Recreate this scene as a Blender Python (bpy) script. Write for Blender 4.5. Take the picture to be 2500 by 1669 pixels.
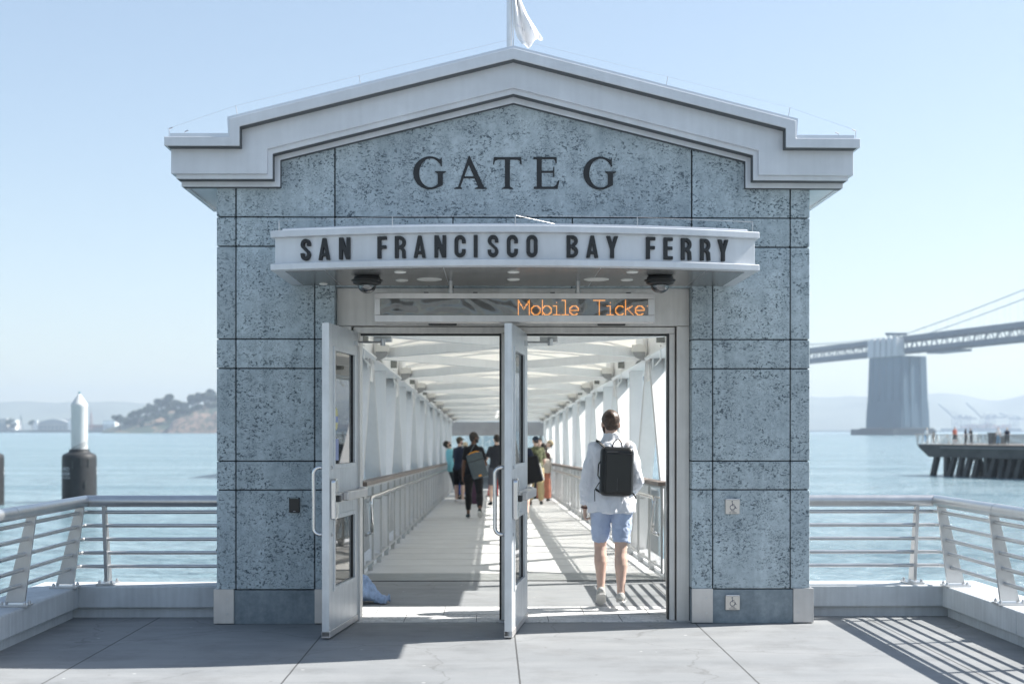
import bpy, bmesh, math, random
from math import sin, cos, pi, radians, sqrt, atan2
from mathutils import Vector, Matrix, noise
import numpy as np

for o in list(bpy.data.objects):
    bpy.data.objects.remove(o)
SC = bpy.context.scene
COL = SC.collection
rnd = random.Random(7)

# ------------------------------------------------------------------ camera
FPX, CU, VH = 3194.7, 1174.5, 986.6          # focal length, centre and horizon of the 2349 px wide view
CAM = Vector((-0.18, -11.6, 1.61))
PSI = math.atan(50 / 3400)
cd = bpy.data.cameras.new('camera')
cd.lens = 3400 / 2500 * 36
cd.sensor_width = 36
cd.shift_y = (1050 - 834.5) / 2500
cd.clip_start, cd.clip_end = 0.1, 30000
cd.dof.use_dof = True
cd.dof.focus_distance = 11.9
cd.dof.aperture_fstop = 2.0
cam = bpy.data.objects.new('camera', cd)
COL.objects.link(cam)
cam.location = CAM
cam.rotation_euler = (pi / 2, 0, -PSI)
SC.camera = cam

# ------------------------------------------------------------------ light
SUN_V = Vector((0.95, 0.235, 1.0)).normalized()     # towards the sun
elev = math.asin(SUN_V.z)
azim = atan2(SUN_V.x, SUN_V.y)
world = bpy.data.worlds.new('World')
SC.world = world
world.use_nodes = True
wn = world.node_tree
wn.nodes.clear()
sky = wn.nodes.new('ShaderNodeTexSky')
sky.sky_type = 'NISHITA'
sky.sun_disc = False
sky.sun_elevation = elev
sky.sun_rotation = azim
sky.air_density = 1.0
sky.dust_density = 0.7
sky.ozone_density = 1.6
bg = wn.nodes.new('ShaderNodeBackground')
bg.inputs['Strength'].default_value = 0.15
wo = wn.nodes.new('ShaderNodeOutputWorld')
hs = wn.nodes.new('ShaderNodeHueSaturation')
hs.inputs['Saturation'].default_value = 1.02
gm = wn.nodes.new('ShaderNodeGamma')
gm.inputs['Gamma'].default_value = 0.67
wn.links.new(sky.outputs[0], gm.inputs['Color'])
wn.links.new(gm.outputs[0], hs.inputs['Color'])
wn.links.new(hs.outputs[0], bg.inputs[0])
wn.links.new(bg.outputs[0], wo.inputs[0])
sl = bpy.data.lights.new('sun', 'SUN')
sl.energy = 5.0
sl.angle = radians(0.53)
sl.color = (1.0, 0.965, 0.915)
so = bpy.data.objects.new('sun', sl)
COL.objects.link(so)
so.rotation_euler = SUN_V.to_track_quat('Z', 'Y').to_euler()
so.location = (20, 10, 40)
SC.view_settings.view_transform = 'Standard'
SC.view_settings.look = 'None'
SC.view_settings.gamma = 1
SC.view_settings.exposure = 1.07
SC.render.engine = 'CYCLES'
SC.cycles.use_denoising = True
SC.cycles.max_bounces = 8
SC.cycles.diffuse_bounces = 4
SC.cycles.glossy_bounces = 3
SC.cycles.transparent_max_bounces = 24
SC.cycles.volume_bounces = 1
SC.cycles.sample_clamp_indirect = 6.0

# ------------------------------------------------------------------ pixels to places
def W(u, v, Y):
    r = (u - CU) / FPX
    t = (Y - CAM.y) / (cos(PSI) - r * sin(PSI))
    return CAM.x + t * (sin(PSI) + r * cos(PSI)), CAM.z + t * (VH - v) / FPX
def WT(u, v, t):
    r = (u - CU) / FPX
    return Vector((CAM.x + t * (sin(PSI) + r * cos(PSI)), CAM.y + t * (cos(PSI) - r * sin(PSI)), CAM.z + t * (VH - v) / FPX))
def GZ(u, v, Z):
    return WT(u, v, (CAM.z - Z) * FPX / (v - VH))
def FLOOR(Y):
    return -0.0161 * (Y - 3.3) if Y > 3.3 else 0.0

# ------------------------------------------------------------------ materials
MATS = {}
def nd(t, typ, **kw):
    n = t.nodes.new(typ)
    for k, v in kw.items():
        setattr(n, k, v)
    return n
def mat(name, col, rough=0.5, metal=0.0, var=0.12, scale=4.0, bump=0.0, bscale=60.0, streak=0.0, spec=0.5, detail=6.0, sheen=0.0, rvar=0.0, coat=0.0):
    if name in MATS:
        return MATS[name]
    m = bpy.data.materials.new(name)
    m.use_nodes = True
    t = m.node_tree
    b = t.nodes['Principled BSDF']
    b.inputs['Roughness'].default_value = rough
    b.inputs['Metallic'].default_value = metal
    b.inputs['Specular IOR Level'].default_value = spec
    if sheen:
        b.inputs['Sheen Weight'].default_value = sheen
    if coat:
        b.inputs['Coat Weight'].default_value = coat
    tc = nd(t, 'ShaderNodeTexCoord')
    c = tuple(col) + (1,)
    nz = nd(t, 'ShaderNodeTexNoise')
    nz.inputs['Scale'].default_value = scale
    nz.inputs['Detail'].default_value = detail
    nz.inputs['Roughness'].default_value = 0.6
    t.links.new(tc.outputs['Object'], nz.inputs['Vector'])
    rp = nd(t, 'ShaderNodeValToRGB')
    rp.color_ramp.elements[0].position = 0.28
    rp.color_ramp.elements[1].position = 0.72
    rp.color_ramp.elements[0].color = tuple(max(0, x * (1 - var)) for x in col) + (1,)
    rp.color_ramp.elements[1].color = tuple(min(1, x * (1 + var)) for x in col) + (1,)
    t.links.new(nz.outputs['Fac'], rp.inputs['Fac'])
    out = rp.outputs['Color']
    if streak:
        mp = nd(t, 'ShaderNodeMapping')
        mp.inputs['Scale'].default_value = (14, 14, 0.8)
        t.links.new(tc.outputs['Object'], mp.inputs['Vector'])
        n2 = nd(t, 'ShaderNodeTexNoise')
        n2.inputs['Scale'].default_value = 1.6
        n2.inputs['Detail'].default_value = 5
        t.links.new(mp.outputs[0], n2.inputs['Vector'])
        r2 = nd(t, 'ShaderNodeValToRGB')
        r2.color_ramp.elements[0].position = 0.35
        r2.color_ramp.elements[1].position = 0.75
        r2.color_ramp.elements[0].color = (1 - streak,) * 3 + (1,)
        r2.color_ramp.elements[1].color = (1, 1, 1, 1)
        t.links.new(n2.outputs['Fac'], r2.inputs['Fac'])
        mx = nd(t, 'ShaderNodeMixRGB', blend_type='MULTIPLY')
        mx.inputs[0].default_value = 1
        t.links.new(out, mx.inputs[1]); t.links.new(r2.outputs[0], mx.inputs[2])
        out = mx.outputs[0]
    t.links.new(out, b.inputs['Base Color'])
    if rvar:
        mr = nd(t, 'ShaderNodeMapRange')
        mr.inputs['To Min'].default_value = max(0.02, rough - rvar)
        mr.inputs['To Max'].default_value = min(1, rough + rvar)
        t.links.new(nz.outputs['Fac'], mr.inputs['Value'])
        t.links.new(mr.outputs[0], b.inputs['Roughness'])
    if bump:
        n3 = nd(t, 'ShaderNodeTexNoise')
        n3.inputs['Scale'].default_value = bscale
        n3.inputs['Detail'].default_value = 4
        t.links.new(tc.outputs['Object'], n3.inputs['Vector'])
        bp = nd(t, 'ShaderNodeBump')
        bp.inputs['Strength'].default_value = bump
        bp.inputs['Distance'].default_value = 0.01
        t.links.new(n3.outputs['Fac'], bp.inputs['Height'])
        t.links.new(bp.outputs[0], b.inputs['Normal'])
    MATS[name] = m
    return m

class Fig0: pass
def stone_mat(name, lo, hi, pit, pits=True, stretch=1.0):
    m = bpy.data.materials.new(name)
    m.use_nodes = True
    t = m.node_tree
    b = t.nodes['Principled BSDF']
    b.inputs['Roughness'].default_value = 0.75
    b.inputs['Specular IOR Level'].default_value = 0.3
    tc0 = nd(t, 'ShaderNodeTexCoord'); geo = nd(t, 'ShaderNodeNewGeometry')
    sc_ = nd(t, 'ShaderNodeVectorMath', operation='SCALE'); sc_.inputs['Scale'].default_value = 37.0
    cmb = nd(t, 'ShaderNodeCombineXYZ')
    for i_ in range(3): t.links.new(geo.outputs['Random Per Island'], cmb.inputs[i_])
    t.links.new(cmb.outputs[0], sc_.inputs[0])
    tcv = nd(t, 'ShaderNodeVectorMath', operation='ADD')
    t.links.new(tc0.outputs['Object'], tcv.inputs[0]); t.links.new(sc_.outputs[0], tcv.inputs[1])
    tc = Fig0(); tc.outputs = {'Object': tcv.outputs[0]}
    def noise_n(scale, detail, rough=0.6, vec=None, dist=0.0):
        n = nd(t, 'ShaderNodeTexNoise')
        n.inputs['Scale'].default_value = scale; n.inputs['Detail'].default_value = detail
        n.inputs['Roughness'].default_value = rough; n.inputs['Distortion'].default_value = dist
        t.links.new(vec or tc.outputs['Object'], n.inputs['Vector'])
        return n.outputs['Fac']
    def ramp(src, p0, p1, c0, c1):
        r = nd(t, 'ShaderNodeValToRGB')
        r.color_ramp.elements[0].position = p0; r.color_ramp.elements[1].position = p1
        r.color_ramp.elements[0].color = c0; r.color_ramp.elements[1].color = c1
        t.links.new(src, r.inputs['Fac'])
        return r.outputs['Color']
    def mul(a, c):
        n = nd(t, 'ShaderNodeMath', operation='MULTIPLY')
        t.links.new(a, n.inputs[0]); t.links.new(c, n.inputs[1])
        return n.outputs[0]
    base = ramp(noise_n(13, 10, 0.78), 0.32, 0.68, lo + (1,), hi + (1,))
    cloud = ramp(noise_n(1.7, 4, 0.55), 0.3, 0.7, (0.84, 0.85, 0.86, 1), (1.10, 1.09, 1.08, 1))
    mx = nd(t, 'ShaderNodeMixRGB', blend_type='MULTIPLY'); mx.inputs[0].default_value = 1
    t.links.new(base, mx.inputs[1]); t.links.new(cloud, mx.inputs[2])
    tone = nd(t, 'ShaderNodeMapRange'); tone.inputs['To Min'].default_value = 0.90; tone.inputs['To Max'].default_value = 1.08
    t.links.new(geo.outputs['Random Per Island'], tone.inputs['Value'])
    # faint vertical runs of grime
    mps = nd(t, 'ShaderNodeMapping'); mps.inputs['Scale'].default_value = (9, 9, 0.5); t.links.new(tc0.outputs['Object'], mps.inputs['Vector'])
    run = ramp(noise_n(1.2, 5, 0.6, mps.outputs[0]), 0.3, 0.62, (0.84, 0.85, 0.86, 1), (1.02, 1.02, 1.02, 1))
    m5 = nd(t, 'ShaderNodeMixRGB', blend_type='MULTIPLY'); m5.inputs[0].default_value = 1
    t.links.new(mx.outputs[0], m5.inputs[1]); t.links.new(run, m5.inputs[2])
    m6 = nd(t, 'ShaderNodeMixRGB', blend_type='MULTIPLY'); m6.inputs[0].default_value = 1
    t.links.new(m5.outputs[0], m6.inputs[1]); t.links.new(tone.outputs[0], m6.inputs[2])
    col = m6.outputs[0]
    if pits:
        K, Wt = (0, 0, 0, 1), (1, 1, 1, 1)
        mp = nd(t, 'ShaderNodeMapping'); mp.inputs['Scale'].default_value = (1, 1, 1.35)
        t.links.new(tc.outputs['Object'], mp.inputs['Vector'])
        v = mp.outputs[0]
        clus = ramp(noise_n(4.6, 4, 0.65, v), 0.38, 0.56, K, Wt)
        big = mul(ramp(noise_n(42, 3, 0.68, v, 0.4), 0.535, 0.615, K, Wt), clus)
        clus2 = ramp(noise_n(7.5, 4, 0.65, v), 0.42, 0.62, K, (.75, .75, .75, 1))
        small = mul(ramp(noise_n(85, 2, 0.6, v, 0.3), 0.54, 0.64, K, Wt), clus2)
        add = nd(t, 'ShaderNodeMath', operation='MAXIMUM')
        t.links.new(big, add.inputs[0]); t.links.new(small, add.inputs[1])
        m2 = nd(t, 'ShaderNodeMixRGB'); m2.inputs[2].default_value = pit + (1,)
        t.links.new(add.outputs[0], m2.inputs[0]); t.links.new(col, m2.inputs[1])
        col = m2.outputs[0]
        bp = nd(t, 'ShaderNodeBump', invert=True)
        bp.inputs['Strength'].default_value = 0.6; bp.inputs['Distance'].default_value = 0.006
        t.links.new(add.outputs[0], bp.inputs['Height'])
        t.links.new(bp.outputs[0], b.inputs['Normal'])
    t.links.new(col, b.inputs['Base Color'])
    return m

M_STONE = stone_mat('pitted_precast_stone', (0.355, 0.42, 0.45), (0.55, 0.63, 0.66), (0.10, 0.13, 0.15))
M_PLINTH = stone_mat('dark_plinth_concrete', (0.18, 0.22, 0.245), (0.31, 0.36, 0.39), (0.03, 0.03, 0.03), pits=False)
M_JOINT = mat('joint_sealant', (0.02, 0.024, 0.027), 0.9)
M_CORN = mat('cornice_metal', (0.63, 0.655, 0.685), 0.42, 0.2, var=0.08, scale=3.0, streak=0.06, rvar=0.08)
M_SS = mat('stainless_steel', (0.60, 0.60, 0.60), 0.34, 0.85, var=0.08, scale=5, streak=0.10, rvar=0.08)
M_SSP = mat('stainless_plate', (0.62, 0.60, 0.58), 0.42, 0.55, var=0.10, scale=4, streak=0.08)
M_CHROME = mat('polished_steel', (0.68, 0.68, 0.68), 0.16, 1.0, var=0.04)
M_FRAME = mat('door_frame_metal', (0.72, 0.70, 0.665), 0.42, 0.2, var=0.10, scale=3, streak=0.15)
M_DOOR = mat('door_leaf_metal', (0.66, 0.685, 0.70), 0.36, 0.25, var=0.10, scale=5, streak=0.14)
M_BLACK = mat('black_plastic', (0.012, 0.013, 0.014), 0.4)
M_RUBBER = mat('black_rubber', (0.02, 0.022, 0.024), 0.55, var=0.3, scale=3)
M_LETTER = mat('black_letter_paint', (0.014, 0.016, 0.018), 0.5, var=0.35, scale=14)
M_WHITE = mat('white_paint', (0.84, 0.84, 0.82), 0.42, var=0.03, scale=2.5)
M_WHITE2 = mat('white_truss_paint', (0.85, 0.855, 0.855), 0.40, var=0.04, scale=2.0, streak=0.05)
M_CONC = mat('parapet_concrete', (0.55, 0.58, 0.60), 0.8, var=0.12, scale=3.2, streak=0.14, bump=0.12)
M_CONCD = mat('dark_wet_concrete', (0.10, 0.105, 0.105), 0.85, var=0.4, scale=0.6, streak=0.3)
M_WOOD = mat('brown_wood', (0.16, 0.125, 0.105), 0.5, var=0.3, scale=8)

# ------------------------------------------------------------------ mesh builder
class MB:
    def __init__(s):
        s.v = []; s.f = []; s.m = []
    def add(s, verts, faces, mi=0):
        o = len(s.v)
        s.v += [tuple(p) for p in verts]
        s.f += [tuple(i + o for i in f) for f in faces]
        s.m += [mi] * len(faces)
        return s
    def box(s, x0, x1, y0, y1, z0, z1, mi=0, M=None):
        x0, x1 = min(x0, x1), max(x0, x1); y0, y1 = min(y0, y1), max(y0, y1); z0, z1 = min(z0, z1), max(z0, z1)
        v = [Vector((x, y, z)) for z in (z0, z1) for y in (y0, y1) for x in (x0, x1)]
        if M: v = [M @ p for p in v]
        return s.add(v, [(0, 2, 3, 1), (4, 5, 7, 6), (0, 1, 5, 4), (2, 6, 7, 3), (0, 4, 6, 2), (1, 3, 7, 5)], mi)
    def prism(s, poly, y0, y1, mi=0, M=None, axis='y'):
        """polygon in XZ extruded along Y (axis y), or XY along Z (axis z), or YZ along X (axis x)"""
        n = len(poly)
        area = sum(poly[i][0] * poly[(i + 1) % n][1] - poly[(i + 1) % n][0] * poly[i][1] for i in range(n))
        p = list(poly) if area > 0 else list(poly)[::-1]
        if axis == 'y': g = lambda a, b, c: Vector((a, c, b))
        elif axis == 'z': g = lambda a, b, c: Vector((a, b, c))
        else: g = lambda a, b, c: Vector((c, a, b))
        v = [g(a, b, y0) for a, b in p] + [g(a, b, y1) for a, b in p]
        if M: v = [M @ q for q in v]
        lo = tuple(range(n)); hi = tuple(range(n, 2 * n))
        sides = [(i, (i + 1) % n, n + (i + 1) % n, n + i) for i in range(n)]
        if (axis == 'y') == (y1 > y0):
            fs = [lo, hi[::-1]] + [f[::-1] for f in sides]
        else:
            fs = [lo[::-1], hi] + sides
        return s.add(v, fs, mi)
    def tube(s, pts, r, n=10, mi=0, cap=True, closed=False):
        pts = [Vector(p) for p in pts]
        rr = r if isinstance(r, (list, tuple)) else [r] * len(pts)
        rings = []
        up = None
        N = len(pts)
        for i, p in enumerate(pts):
            a = pts[i - 1] if i else (pts[-1] if closed else p)
            b = pts[(i + 1) % N] if (i < N - 1 or closed) else p
            t = (b - a).normalized()
            if up is None:
                up = Vector((0, 0, 1)) if abs(t.z) < 0.9 else Vector((0, 1, 0))
            x = t.cross(up)
            if x.length < 1e-6: x = t.orthogonal()
            x.normalize(); y = x.cross(t).normalized(); up = y
            ra = rr[i] if isinstance(rr[i], (list, tuple)) else (rr[i], rr[i])
            rings.append([p + x * (cos(2 * pi * k / n) * ra[0]) + y * (sin(2 * pi * k / n) * ra[1]) for k in range(n)])
        v = [q for ring in rings for q in ring]
        f = []
        for i in range(N - 1 if not closed else N):
            j = (i + 1) % N
            for k in range(n):
                f.append((i * n + k, i * n + (k + 1) % n, j * n + (k + 1) % n, j * n + k))
        if cap and not closed:
            f.append(tuple(range(n))[::-1]); f.append(tuple(range((N - 1) * n, N * n)))
        return s.add(v, f, mi)
    def bar(s, a, b, w, h, mi=0, up=(0, 0, 1)):
        a, b = Vector(a), Vector(b)
        t = (b - a).normalized(); up = Vector(up)
        x = t.cross(up)
        if x.length < 1e-5: x = t.orthogonal()
        x.normalize(); y = x.cross(t)
        v = [q + x * (sx * w / 2) + y * (sy * h / 2) for q in (a, b) for sx, sy in ((-1, -1), (1, -1), (1, 1), (-1, 1))]
        return s.add(v, [(0, 1, 2, 3), (4, 7, 6, 5), (0, 4, 5, 1), (1, 5, 6, 2), (2, 6, 7, 3), (3, 7, 4, 0)], mi)
    def lathe(s, prof, n=24, c=(0, 0, 0), mi=0, M=None):
        v = []; f = []
        c = Vector(c)
        for r, z in prof:
            for k in range(n):
                p = Vector((cos(2 * pi * k / n) * r, sin(2 * pi * k / n) * r, z))
                v.append((M @ p if M else p) + c)
        for i in range(len(prof) - 1):
            for k in range(n):
                f.append((i * n + k, i * n + (k + 1) % n, (i + 1) * n + (k + 1) % n, (i + 1) * n + k))
        f.append(tuple(range(n))[::-1]); f.append(tuple(range((len(prof) - 1) * n, len(prof) * n)))
        return s.add(v, f, mi)
    def ell(s, c, r, M=None, n=14, m=9, mi=0):
        c = Vector(c); v = []; f = []
        for i in range(1, m):
            a = pi * i / m
            for k in range(n):
                p = Vector((sin(a) * cos(2 * pi * k / n) * r[0], sin(a) * sin(2 * pi * k / n) * r[1], cos(a) * r[2]))
                v.append((M @ p if M else p) + c)
        top = Vector((0, 0, r[2])); bot = Vector((0, 0, -r[2]))
        v.append((M @ top if M else top) + c); v.append((M @ bot if M else bot) + c)
        T, B = len(v) - 2, len(v) - 1
        for i in range(m - 2):
            for k in range(n):
                f.append((i * n + k, (i + 1) * n + k, (i + 1) * n + (k + 1) % n, i * n + (k + 1) % n))
        for k in range(n):
            f.append((T, k, (k + 1) % n)); f.append((B, (m - 2) * n + (k + 1) % n, (m - 2) * n + k))
        return s.add(v, f, mi)
    def mesh(s, name):
        me = bpy.data.meshes.new(name)
        me.from_pydata(s.v, [], s.f)
        if any(s.m):
            me.polygons.foreach_set('material_index', s.m)
        me.update()
        return me
    def build(s, name, mats, parent=None, bevel=0, seg=2, smooth=False, sub=0, angle=35):
        me = s.mesh(name)
        for m in (mats if isinstance(mats, (list, tuple)) else [mats]):
            me.materials.append(m)
        if smooth:
            me.polygons.foreach_set('use_smooth', [True] * len(me.polygons))
            if smooth != 'all':
                try: me.set_sharp_from_angle(angle=radians(angle))
                except Exception: pass
        o = bpy.data.objects.new(name, me)
        COL.objects.link(o)
        if parent: o.parent = parent
        if bevel:
            b = o.modifiers.new('bevel', 'BEVEL')
            b.width = bevel; b.segments = seg; b.limit_method = 'ANGLE'; b.angle_limit = radians(35)
        if sub:
            b = o.modifiers.new('sub', 'SUBSURF'); b.levels = sub; b.render_levels = sub
        return o

def tag(o, label=None, cat=None, group=None, kind=None):
    if label: o['label'] = label
    if cat: o['category'] = cat
    if group: o['group'] = group
    if kind: o['kind'] = kind
    return o
def thing(name, label, cat, loc=(0, 0, 0), rz=0.0, group=None):
    o = bpy.data.objects.new(name, None)
    COL.objects.link(o)
    o.empty_display_size = 0.2
    o.location = loc; o.rotation_euler = (0, 0, rz)
    return tag(o, label, cat, group)
def copy_tree(o, parent=None):
    c = o.copy(); COL.objects.link(c)
    if parent: c.parent = parent
    for ch in o.children:
        copy_tree(ch, c)
    return c
TMP = bpy.data.scenes.new('workbench')
def evaluated_mesh(o):
    TMP.collection.objects.link(o)
    vl = TMP.view_layers[0]; vl.update()
    res = bpy.data.meshes.new_from_object(o.evaluated_get(vl.depsgraph))
    return res
def remeshed(mb, voxel, name, smooth_it=0):
    """one clean skin over everything in the builder"""
    me = mb.mesh(name + '_raw')
    o = bpy.data.objects.new(name + '_raw', me)
    r = o.modifiers.new('r', 'REMESH'); r.mode = 'VOXEL'; r.voxel_size = voxel; r.adaptivity = 0
    if smooth_it:
        s = o.modifiers.new('s', 'SMOOTH'); s.factor = 0.5; s.iterations = smooth_it
    res = evaluated_mesh(o)
    res.name = name
    bpy.data.objects.remove(o); bpy.data.meshes.remove(me)
    res.polygons.foreach_set('use_smooth', [True] * len(res.polygons))
    return res
def link_mesh(name, me, m, parent=None):
    me.materials.clear(); me.materials.append(m)
    o = bpy.data.objects.new(name, me); COL.objects.link(o)
    if parent: o.parent = parent
    return o
def text_mesh(txt, size, align='CENTER'):
    cu = bpy.data.curves.new('t', 'FONT'); cu.body = txt; cu.size = size; cu.align_x = align
    cu.extrude = size * 0.03; cu.resolution_u = 3
    o = bpy.data.objects.new('t', cu)
    me = evaluated_mesh(o)
    bpy.data.objects.remove(o); bpy.data.curves.remove(cu)
    return me
# ------------------------------------------------------------------ SETTING: deck, water
def deck_mat(name, lo, hi, joints=True):
    m = bpy.data.materials.new(name); m.use_nodes = True
    t = m.node_tree; b = t.nodes['Principled BSDF']
    b.inputs['Roughness'].default_value = 0.72; b.inputs['Specular IOR Level'].default_value = 0.35
    tc = nd(t, 'ShaderNodeTexCoord')
    def nz(scale, detail, vec=None, rough=0.6):
        n = nd(t, 'ShaderNodeTexNoise'); n.inputs['Scale'].default_value = scale; n.inputs['Detail'].default_value = detail
        n.inputs['Roughness'].default_value = rough
        t.links.new(vec or tc.outputs['Object'], n.inputs['Vector']); return n.outputs['Fac']
    def ramp(src, p0, p1, c0, c1):
        r = nd(t, 'ShaderNodeValToRGB'); e = r.color_ramp.elements
        e[0].position = p0; e[1].position = p1; e[0].color = c0; e[1].color = c1
        t.links.new(src, r.inputs['Fac']); return r.outputs['Color']
    def mixc(a, c, mode='MULTIPLY', fac=1.0):
        n = nd(t, 'ShaderNodeMixRGB', blend_type=mode); n.inputs[0].default_value = fac
        t.links.new(a, n.inputs[1]); t.links.new(c, n.inputs[2]); return n.outputs[0]
    mp = nd(t, 'ShaderNodeMapping'); mp.inputs['Scale'].default_value = (0.5, 2.6, 1)
    t.links.new(tc.outputs['Object'], mp.inputs['Vector'])
    col = ramp(nz(1.3, 9, mp.outputs[0], 0.65), 0.3, 0.7, lo + (1,), hi + (1,))
    col = mixc(col, ramp(nz(0.8, 3), 0.35, 0.65, (0.90, 0.91, 0.92, 1), (1.04, 1.04, 1.04, 1)))
    col = mixc(col, ramp(nz(110, 2), 0.35, 0.65, (0.93, 0.93, 0.93, 1), (1.05, 1.05, 1.05, 1)))
    col = mixc(col, ramp(nz(6, 4, mp.outputs[0]), 0.66, 0.72, (1, 1, 1, 1), (0.82, 0.79, 0.76, 1)))
    # pale specks and drops
    vo = nd(t, 'ShaderNodeTexVoronoi'); vo.inputs['Scale'].default_value = 3.2
    t.links.new(tc.outputs['Object'], vo.inputs['Vector'])
    spk = ramp(vo.outputs['Distance'], 0.03, 0.05, (1, 1, 1, 1), (0, 0, 0, 1))
    ms = nd(t, 'ShaderNodeMixRGB'); ms.inputs[2].default_value = (0.72, 0.72, 0.71, 1)
    t.links.new(spk, ms.inputs[0]); t.links.new(col, ms.inputs[1])
    mfac = nd(t, 'ShaderNodeMath', operation='MULTIPLY'); mfac.inputs[1].default_value = 0.45
    t.links.new(spk, mfac.inputs[0]); t.links.new(mfac.outputs[0], ms.inputs[0])
    col = ms.outputs[0]
    vg = nd(t, 'ShaderNodeTexVoronoi'); vg.inputs['Scale'].default_value = 4.3
    mg = nd(t, 'ShaderNodeMapping'); mg.inputs['Location'].default_value = (3.7, 1.9, 0); t.links.new(tc.outputs['Object'], mg.inputs[0]); t.links.new(mg.outputs[0], vg.inputs['Vector'])
    col = mixc(col, ramp(vg.outputs['Distance'], 0.035, 0.06, (0.62, 0.61, 0.60, 1), (1, 1, 1, 1)))
    # rubbed dark patches and hairline cracks
    col = mixc(col, ramp(nz(2.1, 6, None, 0.7), 0.36, 0.52, (0.86, 0.855, 0.85, 1), (1, 1, 1, 1)))
    vc_ = nd(t, 'ShaderNodeTexVoronoi'); vc_.feature = 'DISTANCE_TO_EDGE'; vc_.inputs['Scale'].default_value = 0.45
    dv = nd(t, 'ShaderNodeMixRGB', blend_type='ADD'); dv.inputs[0].default_value = 0.35
    n7 = nd(t, 'ShaderNodeTexNoise'); n7.inputs['Scale'].default_value = 3.0; n7.inputs['Detail'].default_value = 6
    t.links.new(tc.outputs['Object'], n7.inputs['Vector']); t.links.new(tc.outputs['Object'], dv.inputs[1]); t.links.new(n7.outputs['Color'], dv.inputs[2])
    t.links.new(dv.outputs[0], vc_.inputs['Vector'])
    col = mixc(col, ramp(vc_.outputs['Distance'], 0.0, 0.004, (0.72, 0.71, 0.70, 1), (1, 1, 1, 1)))
    if joints:
        sx = nd(t, 'ShaderNodeSeparateXYZ'); t.links.new(tc.outputs['Object'], sx.inputs[0])
        wob = nd(t, 'ShaderNodeMath', operation='MULTIPLY_ADD'); wob.inputs[1].default_value = 0.006; 
        t.links.new(nz(9, 2), wob.inputs[0]); t.links.new(sx.outputs['X'], wob.inputs[2])
        def joint(src, off, period, w):
            a = nd(t, 'ShaderNodeMath', operation='ADD'); a.inputs[1].default_value = off + 40 * period + period / 2
            t.links.new(src, a.inputs[0])
            mo = nd(t, 'ShaderNodeMath', operation='MODULO'); mo.inputs[1].default_value = period
            t.links.new(a.outputs[0], mo.inputs[0])
            s2 = nd(t, 'ShaderNodeMath', operation='SUBTRACT'); s2.inputs[1].default_value = period / 2
            t.links.new(mo.outputs[0], s2.inputs[0])
            ab = nd(t, 'ShaderNodeMath', operation='ABSOLUTE'); t.links.new(s2.outputs[0], ab.inputs[0])
            lt = nd(t, 'ShaderNodeMath', operation='LESS_THAN'); lt.inputs[1].default_value = w
            t.links.new(ab.outputs[0], lt.inputs[0]); return lt.outputs[0]
        jx = joint(wob.outputs[0], -0.005, 1.52, 0.006)
        jy = joint(sx.outputs['Y'], 1.38, 1.30, 0.0022)
        for j, f in ((jx, 0.85), (jy, 0.45)):
            mm = nd(t, 'ShaderNodeMath', operation='MULTIPLY'); mm.inputs[1].default_value = f
            t.links.new(j, mm.inputs[0])
            mj = nd(t, 'ShaderNodeMixRGB'); mj.inputs[2].default_value = (0.05, 0.05, 0.05, 1)
            t.links.new(mm.outputs[0], mj.inputs[0]); t.links.new(col, mj.inputs[1]); col = mj.outputs[0]
    t.links.new(col, b.inputs['Base Color'])
    bp = nd(t, 'ShaderNodeBump'); bp.inputs['Strength'].default_value = 0.12; bp.inputs['Distance'].default_value = 0.004
    t.links.new(nz(90, 4), bp.inputs['Height']); t.links.new(bp.outputs[0], b.inputs['Normal'])
    return m
M_DECK = deck_mat('deck_concrete', (0.225, 0.235, 0.24), (0.283, 0.290, 0.292))
M_GRAN = stone_mat('granite_threshold', (0.58, 0.58, 0.57), (0.80, 0.79, 0.77), (0.3, 0.3, 0.3))
M_GFLOOR = mat('gangway_floor_coating', (0.55, 0.55, 0.535), 0.7, var=0.10, scale=1.5)

mb = MB()
mb.box(-3.78, 3.78, -60, 0.46, -0.5, 0.0)
mb.box(-1.9, 1.9, 0.46, 3.28, -0.5, 0.0)
mb.box(-40, -3.78, -60, -9.5, -0.5, 0.0)
mb.box(3.78, 40, -60, -9.5, -0.5, 0.0)
tag(mb.build('pavement', M_DECK), kind='structure')
mb = MB(); mb.box(-1.5, 1.5, 0.085, 1.1, -0.05, 0.004)
g = mb.build('threshold_paving', M_GRAN); tag(g, kind='structure')
mb = MB()
for x in (-0.92, -0.31, 0.30, 0.92): mb.box(x, x + 0.004, 0.09, 0.55, 0.0, 0.0055)
for x in (-1.2, -0.6, 0.02, 0.63, 1.2): mb.box(x, x + 0.004, 0.55, 1.095, 0.0, 0.0055)
mb.box(-1.5, 1.5, 0.548, 0.552, 0, 0.0057)
mb.build('joint_line', M_JOINT, g)

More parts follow.
